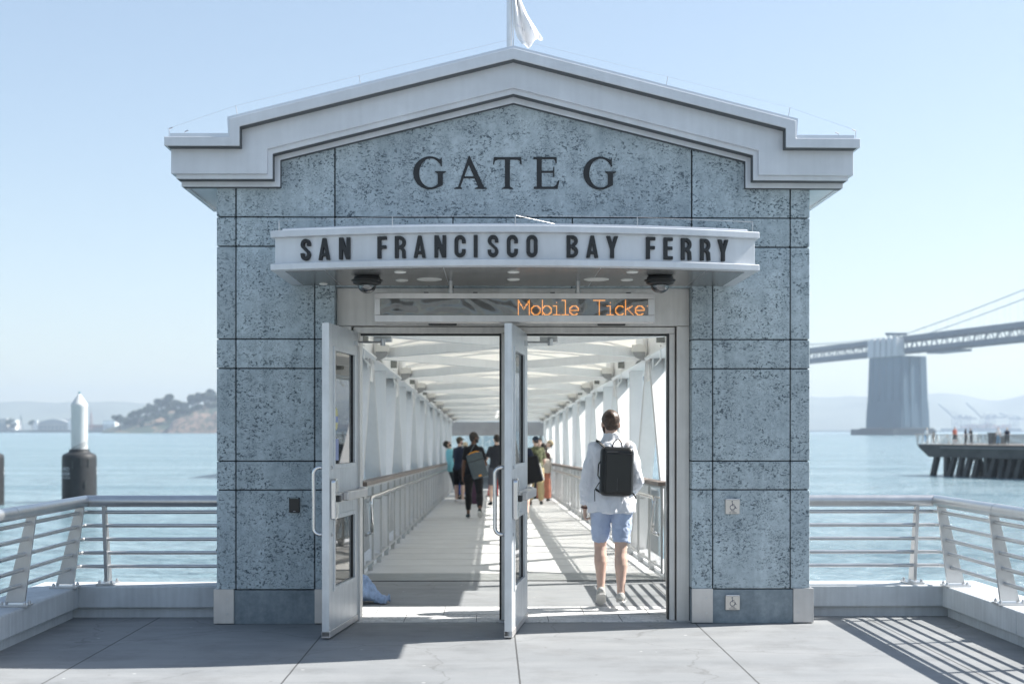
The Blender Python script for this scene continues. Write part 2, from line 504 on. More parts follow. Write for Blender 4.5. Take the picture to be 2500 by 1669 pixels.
WATER_Z = -3.2
def water_mat():
    m = bpy.data.materials.new('bay_water'); m.use_nodes = True
    t = m.node_tree; b = t.nodes['Principled BSDF']
    b.inputs['Roughness'].default_value = 0.12
    b.inputs['IOR'].default_value = 1.33
    b.inputs['Base Color'].default_value = (0.05, 0.135, 0.16, 1)
    tc = nd(t, 'ShaderNodeTexCoord')
    def nz(sx, sy, scale, detail, rough=0.6):
        mp = nd(t, 'ShaderNodeMapping'); mp.inputs['Scale'].default_value = (sx, sy, 1)
        mp.inputs['Rotation'].default_value = (0, 0, 0.25)
        t.links.new(tc.outputs['Object'], mp.inputs['Vector'])
        n = nd(t, 'ShaderNodeTexNoise'); n.inputs['Scale'].default_value = scale; n.inputs['Detail'].default_value = detail
        n.inputs['Roughness'].default_value = rough
        t.links.new(mp.outputs[0], n.inputs['Vector']); return n.outputs['Fac']
    bp = nd(t, 'ShaderNodeBump'); bp.inputs['Strength'].default_value = 1.0; bp.inputs['Distance'].default_value = 0.5
    t.links.new(nz(0.7, 1.6, 0.9, 5, 0.62), bp.inputs['Height'])
    b2 = nd(t, 'ShaderNodeBump'); b2.inputs['Strength'].default_value = 0.7; b2.inputs['Distance'].default_value = 3.5
    t.links.new(nz(0.5, 1.7, 0.3, 4), b2.inputs['Height']); t.links.new(b2.outputs[0], bp.inputs['Normal'])
    t.links.new(bp.outputs[0], b.inputs['Normal'])
    # drifting patches of greener and smoother water
    r = nd(t, 'ShaderNodeValToRGB'); e = r.color_ramp.elements
    e[0].position = 0.35; e[1].position = 0.68
    e[0].color = (0.14, 0.23, 0.265, 1); e[1].color = (0.27, 0.37, 0.405, 1)
    t.links.new(nz(0.25, 1.6, 0.05, 5, 0.65), r.inputs['Fac']); t.links.new(r.outputs[0], b.inputs['Base Color'])
    mr = nd(t, 'ShaderNodeMapRange'); mr.inputs['To Min'].default_value = 0.08; mr.inputs['To Max'].default_value = 0.30
    t.links.new(nz(0.3, 2.2, 0.03, 4), mr.inputs['Value']); t.links.new(mr.outputs[0], b.inputs['Roughness'])
    return m
M_WATER = water_mat()
mb = MB(); mb.box(-6800, 6800, -400, 6900, WATER_Z - 0.5, WATER_Z)
tag(mb.build('water', M_WATER), kind='structure')

# ------------------------------------------------------------------ PORTAL BUILDING
bld = thing('ferry_gate_building', 'grey stone gate building with a pale stepped gable and open double doors', 'building')
D = 0.75
def X0(u, Y=0.0): return W(u, 1400, Y)[0]
def Z0(v, Y=0.0): return W(CU, v, Y)[1]
XC = X0(1177.5)
G_ = 0.0045
rows = [1351, 1123, 1057, 845, 778, 566]
def panel_wall(name, cols, rowsv, parent):
    mb = MB()
    xs = [X0(u) for u in cols]; zs = [Z0(v) for v in rowsv]
    mb.box(xs[0] + 0.013, xs[-1] - 0.013, 0.013, D - 0.013, zs[0] + 0.002, zs[-1] - 0.002, 1)
    for i in range(len(xs) - 1):
        for j in range(len(zs) - 1):
            xa = xs[i] + (G_ if i else 0); xb = xs[i + 1] - (G_ if i < len(xs) - 2 else 0)
            mb.box(xa, xb, 0, D, zs[j] + G_, zs[j + 1] - G_)
    return mb.build(name, [M_STONE, M_JOINT], parent, bevel=0.007)
panel_wall('stone_pillar', [497, 541, 722, 768], rows, bld)
panel_wall('stone_pillar', [1587, 1635, 1813, 1857.5], rows, bld)
# wall over the doors: two courses, then the gable field
mb = MB()
zb, zt = Z0(566), Z0(499)
cols = [497, 541, 768, 1039, 1313, 1587, 1813, 1857.5]
mb.box(X0(497) + 0.013, X0(1857.5) - 0.013, 0.013, D - 0.013, zb + 0.002, zt, 1)
for a, b in zip(cols, cols[1:]):
    mb.box(X0(a) + (G_ if a != 497 else 0), X0(b) - (G_ if b != 1857.5 else 0), 0, D, zb + G_, zt - G_)
zl = Z0(657)
mb.box(X0(768) + 0.01, X0(1587) - 0.01, 0.013, D - 0.013, zl + 0.01, zb - 0.003, 1)
for a, b in zip([768, 1039, 1313], [1039, 1313, 1587]):
    mb.box(X0(a) + G_, X0(b) - G_, 0, D, zl, zb - G_)
# gable field (top edge tucked up behind the cornice)
def slopeZ(u):
    uu = 2355 - u if u > 1177.5 else u
    return Z0(367 + (uu - 642.7) / (1178 - 642.7) * (236 - 367)) + 0.03
zs_ = Z0(424)
def gp(pts): return [(X0(u), z) for u, z in pts]
mb.box(X0(497) + 0.013, X0(1857.5) - 0.013, 0.013, D - 0.013, zt + 0.001, zs_ - 0.01, 1)
mb.prism(gp([(650, zs_ - 0.012), (1705, zs_ - 0.012), (1705, slopeZ(1705) - 0.01), (1177.5, slopeZ(1177.5) - 0.01), (650, slopeZ(650) - 0.01)]), 0.013, D - 0.013, 1)
e = 1.55
mb.prism(gp([(497, zt + G_), (541 - e, zt + G_), (541 - e, zs_), (497, zs_)]), 0, D)
mb.prism(gp([(541 + e, zt + G_), (768 - e, zt + G_), (768 - e, slopeZ(768)), (636, slopeZ(636)), (636, zs_), (541 + e, zs_)]), 0, D)
mb.prism(gp([(768 + e, zt + G_), (1587 - e, zt + G_), (1587 - e, slopeZ(1587)), (1177.5, slopeZ(1177.5)), (768 + e, slopeZ(768))]), 0, D)
mb.prism(gp([(1587 + e, zt + G_), (1813 - e, zt + G_), (1813 - e, zs_), (1719, zs_), (1719, slopeZ(1719)), (1587 + e, slopeZ(1587))]), 0, D)
mb.prism(gp([(1813 + e, zt + G_), (1857.5, zt + G_), (1857.5, zs_), (1813 + e, zs_)]), 0, D)
gable = mb.build('gable_wall', [M_STONE, M_JOINT], bld, bevel=0.007)

# plinths and steel corner guards
zt = Z0(1351)
for cols in ([497, 537, 722, 768], [1587, 1635, 1819, 1857.5]):
    mb = MB(); mb.box(X0(cols[0]) + 0.002, X0(cols[3]) - 0.002, 0.006, D, 0, zt - 0.004)
    mb.build('plinth', M_PLINTH, bld, bevel=0.006)
def guard(ua, ub, side):
    mb = MB()
    mb.box(X0(ua), X0(ub), -0.012, 0.012, 0.008, zt + 0.006)
    if side:
        xe = X0(ua) if side < 0 else X0(ub)
        mb.box(xe - 0.012 * (side > 0), xe + 0.012 * (side < 0), 0.012, D, 0.008, zt + 0.006)
    g = mb.build('corner_guard', M_SSP, bld, bevel=0.003)
    for z in (zt - 0.075, 0.09):
        s = MB(); xm = X0(ub) - 0.055 if ub in (537, 768, 1635) else X0(ua) + 0.04
        s.lathe([(0.011, 0), (0.011, 0.004), (0.004, 0.0045)], 12, M=Matrix.Rotation(pi / 2, 4, 'X'))
        b = s.build('bolt', M_SS, g); b.location = (xm, -0.0122, z)
guard(490.5, 537, -1); guard(722, 768, 0); guard(1587, 1635, 0); guard(1819.5, 1866, 1)

# ---- stepped cornice bands
YB = 1.3
def half(pts, p):
    """left half profile in pixels on the plane Y=-p, mirrored"""
    L = []
    for u, v in pts:
        x, z = W(u, v, -p); L.append((x, z))
    xc = W(1177.8, 300, -p)[0]
    L[-1] = (xc, L[-1][1])
    return L + [(2 * xc - x, z) for x, z in L[-2::-1]]
PA, PB, PC, PD_ = 0.30, 0.19, 0.155, 0.055
A_top = half([(376, 313), (525, 313), (525, 272), (1178, 109.8)], PA)
A_bot = half([(376, 334.5), (549, 334.5), (549, 290), (1178, 135)], PA)
B_top = half([(392, 329), (543, 329), (543, 286), (1178, 130)], PB)
B_bot = half([(392, 398.6), (612.6, 398.6), (612.6, 342), (1178, 201.6)], PB)
C_top = half([(404, 394), (607, 394), (607, 338), (1178, 197)], PC)
C_bot = half([(404, 410.5), (625, 410.5), (625, 352.8), (1178, 215)], PC)
D_top = half([(416, 406), (620, 406), (620, 349), (1178, 210)], PD_)
D_bot = half([(416, 428.5), (642.7, 428.5), (642.7, 367), (1178, 236)], PD_)
def split_band(top, bot, p, yb, name, parent, m, bev=0.006):
    # build as pieces so every polygon is convex enough: outer ledge, riser+slope, both sides
    mb = MB()
    poly = top + bot[::-1]
    mb.prism(poly, -p, yb)
    return mb.build(name, m, parent, bevel=bev)
roofband = split_band(A_top, A_bot, PA, YB, 'cornice', bld, M_CORN)
tag(roofband, 'topmost jutting band of the stepped cornice')
split_band(B_top, B_bot, PB, YB - 0.01, 'moulding', roofband, M_CORN)
split_band(C_top, C_bot, PC, YB - 0.02, 'moulding', roofband, M_CORN)
split_band(D_top, D_bot, PD_, YB - 0.03, 'moulding', roofband, M_CORN)
def shade_strip(bot, d_u, d_v, yf, name='painted_shade'):
    # d_u = depth of the band above, d_v = depth of the face below: a dark strip added to paint shade on the underside
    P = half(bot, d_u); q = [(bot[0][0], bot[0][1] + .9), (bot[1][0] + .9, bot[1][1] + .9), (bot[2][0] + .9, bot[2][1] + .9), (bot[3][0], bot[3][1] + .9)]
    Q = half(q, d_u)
    mb = MB(); mb.prism(P + Q[::-1], -(d_u - yf), -d_v + 0.01); mb.build(name, M_SHADE, roofband)
M_SHADE = mat('underside_shade', (0.085, 0.095, 0.10), 0.7)  # shade below the cornice bands, as a dark strip colour
shade_strip([(384, 334.6), (549, 334.6), (549, 290.1), (1178, 135.1)], PA, PB, 0.012)
shade_strip([(408, 410.7), (625, 410.7), (625, 353), (1178, 215.2)], PC, PD_, 0.012)
shade_strip([(420, 428.7), (642.7, 428.7), (642.7, 367.1), (1178, 236.1)], PD_, 0.0, 0.006)
Cap_t = half([(390, 305.5), (523, 305.5), (521, 268), (1178, 104.6)], PA - 0.06)
Cap_b = half([(390, 313.5), (527, 313.5), (527, 274), (1178, 112)], PA - 0.06)
M_ZINC = mat('roof_edge_metal', (0.62, 0.64, 0.68), 0.3, 0.8, var=0.05)
split_band(Cap_t, Cap_b, PA - 0.06, YB - 0.05, 'roof', bld, M_ZINC, 0)
# soffit trim strips under the side overhangs
for s in (-1, 1):
    x1 = XC + s * (XC - D_bot[0][0]); 
    mb = MB(); z = D_bot[0][1]
    mb.box(x1 - s * 0.03, x1 - s * 0.055, 0.0, YB - 0.2, z - 0.012, z + 0.01)
    mb.build('soffit_trim', M_CORN, roofband)

# ---- GATE G lettering (cut letters, dark)
def zpx(x, y):
    return W((980 + x / 4.195) / 1.0643, (360 + y / 4.195) / 1.0643, 0)
def arc_poly(cx, cy, ro, ri, c2, a0, a1, n=26):
    P = []
    for i in range(n + 1):
        a = radians(a0 + (a1 - a0) * i / n); P.append((cx + ro[0] * cos(a), cy - ro[1] * sin(a)))
    for i in range(n, -1, -1):
        a = radians(a0 + (a1 - a0) * i / n); P.append((c2 + ri[0] * cos(a), cy - ri[1] * sin(a)))
    return P
def glyphs_to_mesh(polys, conv, y0, y1, voxel, name):
    mb = MB()
    for i, p in enumerate(polys):
        mb.prism([conv(*q) for q in p], y0 - 0.0002 * i, y1)
    return remeshed(mb, voxel, name, 1)
R4 = lambda a, b, c, d: [(a, b), (c, b), (c, d), (a, d)]
def letter_G(dx, dy):
    P = []
    n = 12
    full = arc_poly(292, 262, (170, 169), (117, 148), 300, 42, 312, 40)
    h = len(full) // 2
    for i in range(0, h - 1, 1):
        P.append([full[i], full[i + 1], full[len(full) - 2 - i], full[len(full) - 1 - i]])
    P.append([(378, 118), (398, 128), (412, 98), (416, 196), (405, 196), (392, 160), (372, 130)])
    P.append([(373, 258), (425, 258), (425, 386), (385, 405), (345, 420), (340, 405), (373, 388)])
    P.append([(345, 246), (456, 246), (456, 254), (428, 268), (370, 268), (345, 254)])
    return [[(x + dx, y + dy) for x, y in p] for p in P]
A_ = [[(690, 84), (700, 150), (605, 405), (604, 418), (574, 418), (582, 400)], [(692, 84), (700, 90), (845, 405), (850, 418), (782, 418), (785, 400), (678, 150)], R4(632, 297, 765, 318),
      [(538, 426), (538, 418), (575, 404), (606, 404), (622, 418), (622, 426)], [(750, 426), (750, 418), (785, 404), (842, 404), (877, 418), (877, 426)]]
T_ = [R4(1060, 105, 1112, 415), R4(948, 100, 1226, 127), [(945, 100), (985, 118), (985, 128), (958, 140), (948, 180), (938, 178)], [(1226, 100), (1186, 118), (1186, 128), (1213, 140), (1222, 180), (1233, 178)],
      [(1030, 426), (1030, 417), (1060, 404), (1112, 404), (1142, 417), (1142, 426)]]
E_ = [R4(1386, 105, 1437, 420), R4(1353, 100, 1590, 123), [(1560, 100), (1590, 100), (1591, 166), (1581, 166), (1572, 135), (1560, 122)], R4(1430, 240, 1560, 262),
      [(1553, 240), (1555, 198), (1566, 198), (1566, 306), (1555, 306), (1553, 262), (1540, 251)], R4(1355, 403, 1602, 426), [(1600, 426), (1619, 336), (1609, 336), (1585, 385), (1555, 404), (1560, 426)],
      [(1355, 426), (1355, 418), (1388, 402), (1440, 402), (1440, 426)], [(1353, 100), (1440, 100), (1440, 125), (1386, 125), (1353, 108)]]
gt = MB()
for P, nm in ((letter_G(0, 0), 'g'), (A_, 'a'), (T_, 't'), (E_, 'e'), (letter_G(1741, 3), 'g2')):
    link_mesh('letter', glyphs_to_mesh(P, zpx, -0.006, 0.004, 0.0028, 'letter'), M_LETTER, gable)

# ------------------------------------------------------------------ AWNING
AW_HW = 1.845
AXC = XC
def aw_p(x):
    return 1.10 + 0.32 * (1 - ((x - AXC) / AW_HW) ** 2)
ZSF = 2.815
def aw_strip(mb, inset, side_in, z0, z1, thick, mi=0, n=36):
    """curved band following the awning front edge, closed solid"""
    hw = AW_HW - side_in
    fr = []; bk = []
    for i in range(n + 1):
        x = AXC - hw + 2 * hw * i / n
        y = -(aw_p(x) - inset)
        fr.append((x, y)); bk.append((x, y + thick))
    mb.prism(fr + bk[::-1], z0, z1, mi, axis='z')
aw = MB()
def aw_slab(mb, inset, side_in, z0, z1, mi=0, n=36, yb=-0.004):
    hw = AW_HW - side_in
    fr = [(AXC - hw + 2 * hw * i / n, -(aw_p(AXC - hw + 2 * hw * i / n) - inset)) for i in range(n + 1)]
    mb.prism(fr + [(AXC + hw, yb), (AXC - hw, yb)], z0, z1, mi, axis='z')
awning = MB()
aw_slab(awning, 0.045, 0.03, 2.835, 3.06)
awo = awning.build('awning', M_CORN, bld, bevel=0.004)
b = MB(); aw_slab(b, 0.0, 0.0, 2.813, 2.862); lip = b.build('awning_lip', M_CORN, awo, bevel=0.006)
b = MB(); aw_slab(b, 0.0, 0.0, 3.058, 3.108); b.build('awning_lip', M_CORN, awo, bevel=0.006)
b = MB(); aw_slab(b, 0.09, 0.08, 3.109, 3.135); b.build('awning_roof', M_ZINC, awo, bevel=0.006)
# soffit: smooth grey panels with seams
M_SOFF = mat('soffit_metal', (0.26, 0.258, 0.25), 0.26, 0.55, var=0.06)
b = MB(); 
xs = [AXC - AW_HW + 0.10, X0(768) + 0.05, X0(1030), X0(1350), X0(1587) - 0.05, AXC + AW_HW - 0.10]
for xa, xb in zip(xs, xs[1:]):
    xa += 0.004; xb -= 0.004
    n = 10
    fr = [(xa + (xb - xa) * i / n, -(aw_p(xa + (xb - xa) * i / n) - 0.10)) for i in range(n + 1)]
    b.prism(fr + [(xb, -0.03), (xa, -0.03)], 2.8085, 2.818, axis='z')
b.build('soffit_panel', M_SOFF, awo)
M_LENS = mat('lamp_lens', (0.75, 0.74, 0.70), 0.3)
for u, v, r in ((985, 640, 0.10), (1368, 640, 0.10), (918, 623, 0.045), (1178, 623, 0.045), (1450, 623, 0.045), (922, 642, 0.05), (1178, 640, 0.05), (1438, 641, 0.05), (742, 650, 0.035)):
    t = (ZSF - 0.006 - CAM.z) * FPX / (VH - v); p = WT(u, v, t)
    b = MB(); b.lathe([(r, 0.0), (r, -0.006), (r * 0.82, -0.010), (r * 0.78, -0.006), (0.002, -0.005)][::-1], 24)
    o = b.build('downlight', M_LENS, awo, smooth=True); o.location = (p.x, p.y, 2.8085)

# sign lettering on the fascia
def stroke_letters():
    S = {}
    def ring(cx, cy, ro, ri, a0, a1, n=12):
        out = []
        for i in range(n):
            b0 = radians(a0 + (a1 - a0) * i / n); b1 = radians(a0 + (a1 - a0) * (i + 1) / n)
            out.append([(cx + ro * cos(b0), cy + ro * sin(b0)), (cx + ro * cos(b1), cy + ro * sin(b1)), (cx + ri * cos(b1), cy + ri * sin(b1)), (cx + ri * cos(b0), cy + ri * sin(b0))])
        return out
    q = lambda a, b, c, d: [(a, b), (c, b), (c, d), (a, d)]
    S['I'] = [q(0, 0, .18, 1)]
    S['F'] = [q(0, 0, .18, 1), q(.1, .85, .44, 1), q(.1, .44, .42, .59)]
    S['E'] = S['F'] + [q(.1, 0, .44, .15)]
    S['N'] = [q(0, 0, .165, 1), q(.365, 0, .53, 1), [(.02, 1), (.19, 1), (.51, 0), (.34, 0)]]
    S['A'] = [[(0, 0), (.165, 0), (.34, 1), (.2, 1)], [(.56, 0), (.395, 0), (.22, 1), (.36, 1)], q(.12, .17, .44, .30)]
    S['Y'] = [[(0, 1), (.175, 1), (.36, .40), (.19, .40)], [(.55, 1), (.375, 1), (.19, .40), (.36, .40)], q(.187, 0, .363, .45)]
    S['C'] = ring(.26, .74, .26, .085, 0, 180) + ring(.26, .26, .26, .085, 180, 360) + [q(0, .25, .175, .75), q(.345, .63, .52, .75), q(.345, .25, .52, .37)]
    S['O'] = ring(.26, .74, .26, .085, 0, 180) + ring(.26, .26, .26, .085, 180, 360) + [q(0, .25, .175, .75), q(.345, .25, .52, .75)]
    S['S'] = ring(.26, .74, .26, .085, 0, 200) + ring(.26, .26, .26, .085, 180, 380) + [q(.345, .66, .52, .75), q(0, .25, .175, .34), [(.015, .70), (.05, .60), (.33, .36), (.36, .28), (.51, .30), (.47, .41), (.2, .64), (.17, .72)]]
    bowl = lambda cy, r, x: ring(x, cy, r, r - .165, -90, 90)
    S['B'] = [q(0, 0, .175, 1), q(.1, .855, .30, 1), q(.1, .435, .30, .575), q(.1, 0, .30, .145)] + bowl(.745, .255, .26) + bowl(.265, .265, .265)
    S['R'] = [q(0, 0, .175, 1), q(.1, .855, .28, 1), q(.1, .41, .28, .555), [(.25, .50), (.42, .46), (.51, .36), (.535, .0), (.36, 0), (.345, .32), (.25, .42)]] + bowl(.705, .295, .235)
    return S
SL = stroke_letters()
sign = []
z3 = lambda x: (500 + x / 3.0115) / 1.0643
z4 = lambda x: (1230 + x / 3.0115) / 1.0643
for ch, a, b in (('S', 710, 787), ('A', 840, 928), ('N', 990, 1075), ('F', 1272, 1342), ('R', 1400, 1482), ('A', 1538, 1628), ('N', 1690, 1777), ('C', 1837, 1920), ('I', 1978, 2007), ('S', 2080, 2160), ('C', 2220, 2303)):
    sign.append((ch, z3(a), z3(b)))
for ch, a, b in (('O', 165, 248), ('B', 460, 545), ('A', 603, 693), ('Y', 750, 838), ('F', 1042, 1110), ('E', 1170, 1238), ('R', 1297, 1377), ('R', 1437, 1515), ('Y', 1565, 1647)):
    sign.append((ch, z4(a), z4(b)))
for ch, ua, ub in sign:
    x = X0((ua + ub) / 2, -1.3)
    for _ in range(4):
        x = X0((ua + ub) / 2, -(aw_p(x) - 0.045))
    y = -(aw_p(x) - 0.045)
    t = (y - CAM.y)
    wdt = (ub - ua) / FPX * t
    H = 0.163
    pw = max(p[0] for P in SL[ch] for p in P)
    sx = wdt / pw
    slope = 2 * 0.32 * (x - AXC) / AW_HW ** 2        # dy/dx of the front edge
    ang = math.atan(slope)
    mb = MB()
    for i, P in enumerate(SL[ch]):
        mb.prism([((px - pw / 2) * sx, (pz - 0.5) * H) for px, pz in P], -0.024 - 0.00015 * i, 0.002)
    me = remeshed(mb, 0.0024, 'letter', 1)
    o = link_mesh('letter', me, M_LETTER, awo)
    o.location = (x, y, 2.9595); o.rotation_euler = (0, 0, ang)

# ------------------------------------------------------------------ DOOR SURROUND
mb = MB()
YF = 0.13
xl, xr = X0(768) + 0.003, X0(1587) - 0.003
zt = Z0(657, 0.0) - 0.002; zh = 2.49
mb.box(xl, xr, YF, 0.45, zh, zt)                                   # lintel panel
mb.box(xl, X0(806, YF), YF, 0.45, 0.004, zh - 0.003)
mb.box(X0(1553, YF), xr, YF, 0.45, 0.004, zh - 0.003)
surround = mb.build('door_surround', M_FRAME, bld, bevel=0.003)
mb = MB()
YJ = 0.18
za = 2.43
xa, xb = X0(808, YF) + 0.004, X0(1551, YF) - 0.004
mb.box(xa, xb, YJ, 0.42, za, zh - 0.006)
xj0, xj1 = X0(826, YJ), X0(1535, YJ)
xm0, xm1 = X0(1150, YJ), X0(1207, YJ)
mb.box(xa, xj0, YJ, 0.42, 0.006, za - 0.002)
mb.box(xj1, xb, YJ, 0.42, 0.006, za - 0.002)
mb.box(xm0, xm1, YJ, 0.42, 0.006, za - 0.002)
mb.build('door_frame', M_FRAME, bld, bevel=0.004)
mb = MB()
for a, b in ((xj0, xm0), (xm1, xj1)):
    mb.box(a, b, 0.235, 0.265, za - 0.018, za)
    mb.box(b - 0.014, b, 0.235, 0.265, 0.01, za - 0.018)
    mb.box(b - 0.016, b - 0.001, 0.178, 0.2, 0.01, za - 0.002)
mb.build('door_seal', M_BLACK, bld)
# activation sensors on the head
for u0, u1 in ((983, 1048), (1370, 1434)):
    mb = MB(); mb.box(X0(u0, YF), X0(u1, YF), YF - 0.045, YF, Z0(747, YF), Z0(739, YF)); mb.build('door_sensor', M_BLACK, bld, bevel=0.008)

# glass that lets sun through
def glass_mat(name, tint=(0.93, 0.97, 0.97)):
    m = bpy.data.materials.new(name); m.use_nodes = True
    t = m.node_tree; t.nodes.remove(t.nodes['Principled BSDF'])
    out = t.nodes['Material Output']
    tr = nd(t, 'ShaderNodeBsdfTransparent'); tr.inputs[0].default_value = tint + (1,)
    gl = nd(t, 'ShaderNodeBsdfGlossy'); gl.inputs['Roughness'].default_value = 0.02
    tc = nd(t, 'ShaderNodeTexCoord'); nz = nd(t, 'ShaderNodeTexNoise'); nz.inputs['Scale'].default_value = 2
    t.links.new(tc.outputs['Object'], nz.inputs['Vector'])
    bp = nd(t, 'ShaderNodeBump'); bp.inputs['Strength'].default_value = 0.02; t.links.new(nz.outputs['Fac'], bp.inputs['Height'])
    t.links.new(bp.outputs[0], gl.inputs['Normal'])
    fr = nd(t, 'ShaderNodeFresnel'); fr.inputs['IOR'].default_value = 3.0
    mx = nd(t, 'ShaderNodeMixShader')
    t.links.new(fr.outputs[0], mx.inputs[0]); t.links.new(tr.outputs[0], mx.inputs[1]); t.links.new(gl.outputs[0], mx.inputs[2])
    t.links.new(mx.outputs[0], out.inputs['Surface'])
    return m
M_GLASS = glass_mat('door_glass')

# ------------------------------------------------------------------ DOOR LEAVES
LW, LT, LH = 1.17, 0.056, 2.425
M_YEL = mat('yellow_decal', (0.66, 0.62, 0.30), 0.6)
M_BLU = mat('blue_decal', (0.30, 0.36, 0.60), 0.6)
def leaf(hx, hy, fx, fy, lab):
    """hinge point and free-edge point of the inner face; local x from hinge to free edge, +y = inner face"""
    ang = atan2(fy - hy, fx - hx)
    r = bpy.data.objects.new('door', None); COL.objects.link(r); r.parent = bld
    r.location = (hx, hy, 0.012); r.rotation_euler = (0, 0, ang)
    r['label'] = lab
    # opening outward: local +y points to +X side when the leaf points to -Y
    lites = [(0.26, 1.00, 1.32, 2.235), (0.26, 1.00, 0.365, 0.915)]
    mb = MB()
    mb.box(0, LW, -LT, 0, 0.012, 0.365)
    mb.box(0, LW, -LT, 0, 0.915, 1.32)
    mb.box(0, LW, -LT, 0, 2.235, LH)
    for z0, z1 in ((0.365, 0.915), (1.32, 2.235)):
        mb.box(0, 0.26, -LT, 0, z0, z1); mb.box(1.0, LW, -LT, 0, z0, z1)
    lf = mb.build('leaf', M_DOOR, r)
    mb = MB()
    for x0, x1, z0, z1 in lites:                                # raised stops round the glass, on both faces
        for y0, y1 in ((-0.016, 0.009), (-LT - 0.009, -LT + 0.016)):
            mb.box(x0 - 0.03, x1 + 0.03, y0, y1, z1 - 0.012, z1 + 0.022); mb.box(x0 - 0.03, x1 + 0.03, y0, y1, z0 - 0.022, z0 + 0.012)
            mb.box(x0 - 0.028, x0 + 0.012, y0, y1, z0 + 0.012, z1 - 0.012); mb.box(x1 - 0.012, x1 + 0.028, y0, y1, z0 + 0.012, z1 - 0.012)
    mb.build('glazing_stop', M_DOOR, lf, bevel=0.003)
    mb = MB()
    for x0, x1, z0, z1 in lites:
        mb.box(x0 + 0.012, x0 + 0.02, -LT + 0.016, -0.009, z0, z1)
        mb.box(x1 - 0.02, x1 - 0.012, -LT + 0.016, -0.016, z0, z1)
    mb.build('glazing_seal', M_BLACK, lf)
    for x0, x1, z0, z1 in lites:
        mb = MB(); mb.box(x0 + 0.004, x1 - 0.004, -0.022, -0.0165, z0 + 0.004, z1 - 0.004)
        mb.build('glass', M_GLASS, r)
    # sticker on the upper glass
    mb = MB(); yy = -0.0162
    mb.prism([(0.86, 1.60), (0.90, 1.62), (0.935, 1.69), (0.90, 1.76), (0.86, 1.78), (0.82, 1.76), (0.785, 1.69), (0.82, 1.62)], yy, yy + 0.001)
    mb.prism([(0.78, 1.36), (0.93, 1.36), (0.93, 1.53), (0.78, 1.53)], yy, yy + 0.001, 1)
    mb.prism([(0.80, 1.66), (0.92, 1.66), (0.92, 1.71), (0.80, 1.71)], yy + 0.0012, yy + 0.002, 1)
    mb.build('sticker', [M_YEL, M_BLU], r)
    # kick edge
    mb = MB(); mb.box(0, LW, -LT - 0.004, 0.005, 0.0, 0.05); mb.build('kick_strip', M_SSP, r, bevel=0.003)
    # panic bar: latch case, rail, push pad
    pz = 1.075
    mb = MB(); mb.prism([(LW - 0.16, pz - 0.02), (LW - 0.13, pz - 0.15), (LW - 0.04, pz - 0.17), (LW - 0.03, pz - 0.02), (LW - 0.03, pz + 0.13), (LW - 0.05, pz + 0.15), (LW - 0.12, pz + 0.15), (LW - 0.15, pz + 0.03)], 0, 0.045)
    pb = mb.build('panic_latch', M_CHROME, r, bevel=0.012, seg=3)
    mb = MB(); mb.box(LW - 0.10, LW - 0.035, 0.045, 0.075, pz - 0.03, pz + 0.02); mb.build('latch_bolt', M_BLACK, pb, bevel=0.006)
    mb = MB(); mb.box(0.12, LW - 0.14, 0.0, 0.05, pz - 0.035, pz + 0.035); mb.box(0.05, 0.13, 0, 0.06, pz - 0.045, pz + 0.045)
    br = mb.build('push_bar', M_SS, r, bevel=0.006)
    mb = MB(); mb.box(0.16, LW - 0.26, 0.05, 0.095, pz - 0.03, pz + 0.04); mb.build('push_pad', M_SSP, br, bevel=0.010, seg=3)
    # pull handle on the outer face, near the free edge
    pts = []
    hxp = LW - 0.08; z0, z1 = 0.79, 1.31; rr = 0.05; dp = -LT - 0.085
    pts.append((hxp, -LT, z1)); 
    for i in range(7):
        a = pi / 2 * i / 6; pts.append((hxp, dp + rr - rr * sin(a), z1 - rr + rr * cos(a)))
    for i in range(7):
        a = pi / 2 * i / 6; pts.append((hxp, dp + rr - rr * cos(a), z0 + rr - rr * sin(a)))
    pts.append((hxp, -LT, z0))
    mb = MB(); mb.tube(pts, 0.0155, 14); mb.build('handle', M_CHROME, r, smooth='all')
    # bolts through the handle feet
    mb = MB()
    for z in (0.79, 1.31): mb.lathe([(0.015, 0), (0.015, 0.006), (0.008, 0.009)], 14, c=(hxp, 0, z), M=Matrix.Rotation(-pi / 2, 4, 'X'))
    mb.build('bolt', M_CHROME, r)
    # closer arm at the head
    mb = MB()
    mb.box(0.20, 0.26, 0, 0.03, LH - 0.12, LH - 0.08)
    mb.tube([(0.23, 0.03, LH - 0.09), (0.05, 0.20, LH - 0.08)], 0.009, 8)
    mb.tube([(0.05, 0.20, LH - 0.08), (-0.11, 0.16, LH - 0.075)], 0.011, 8)
    mb.lathe([(0.022, -0.03), (0.022, 0.03), (0.01, 0.035)], 14, c=(0.05, 0.20, LH - 0.08))
    mb.box(-0.12, -0.06, 0.10, 0.25, LH - 0.07, LH - 0.025)
    mb.build('door_closer', M_SS, r, smooth=True)
    return r
leaf(X0(828, 0.3), 0.3, X0(754.5, -0.87), -0.87, 'outer left door leaf swung wide open beside the stone pillar')
leaf(X0(1210, 0.3), 0.3, X0(1172.5, -0.9), -0.9, 'middle door leaf swung open in front of the mullion')
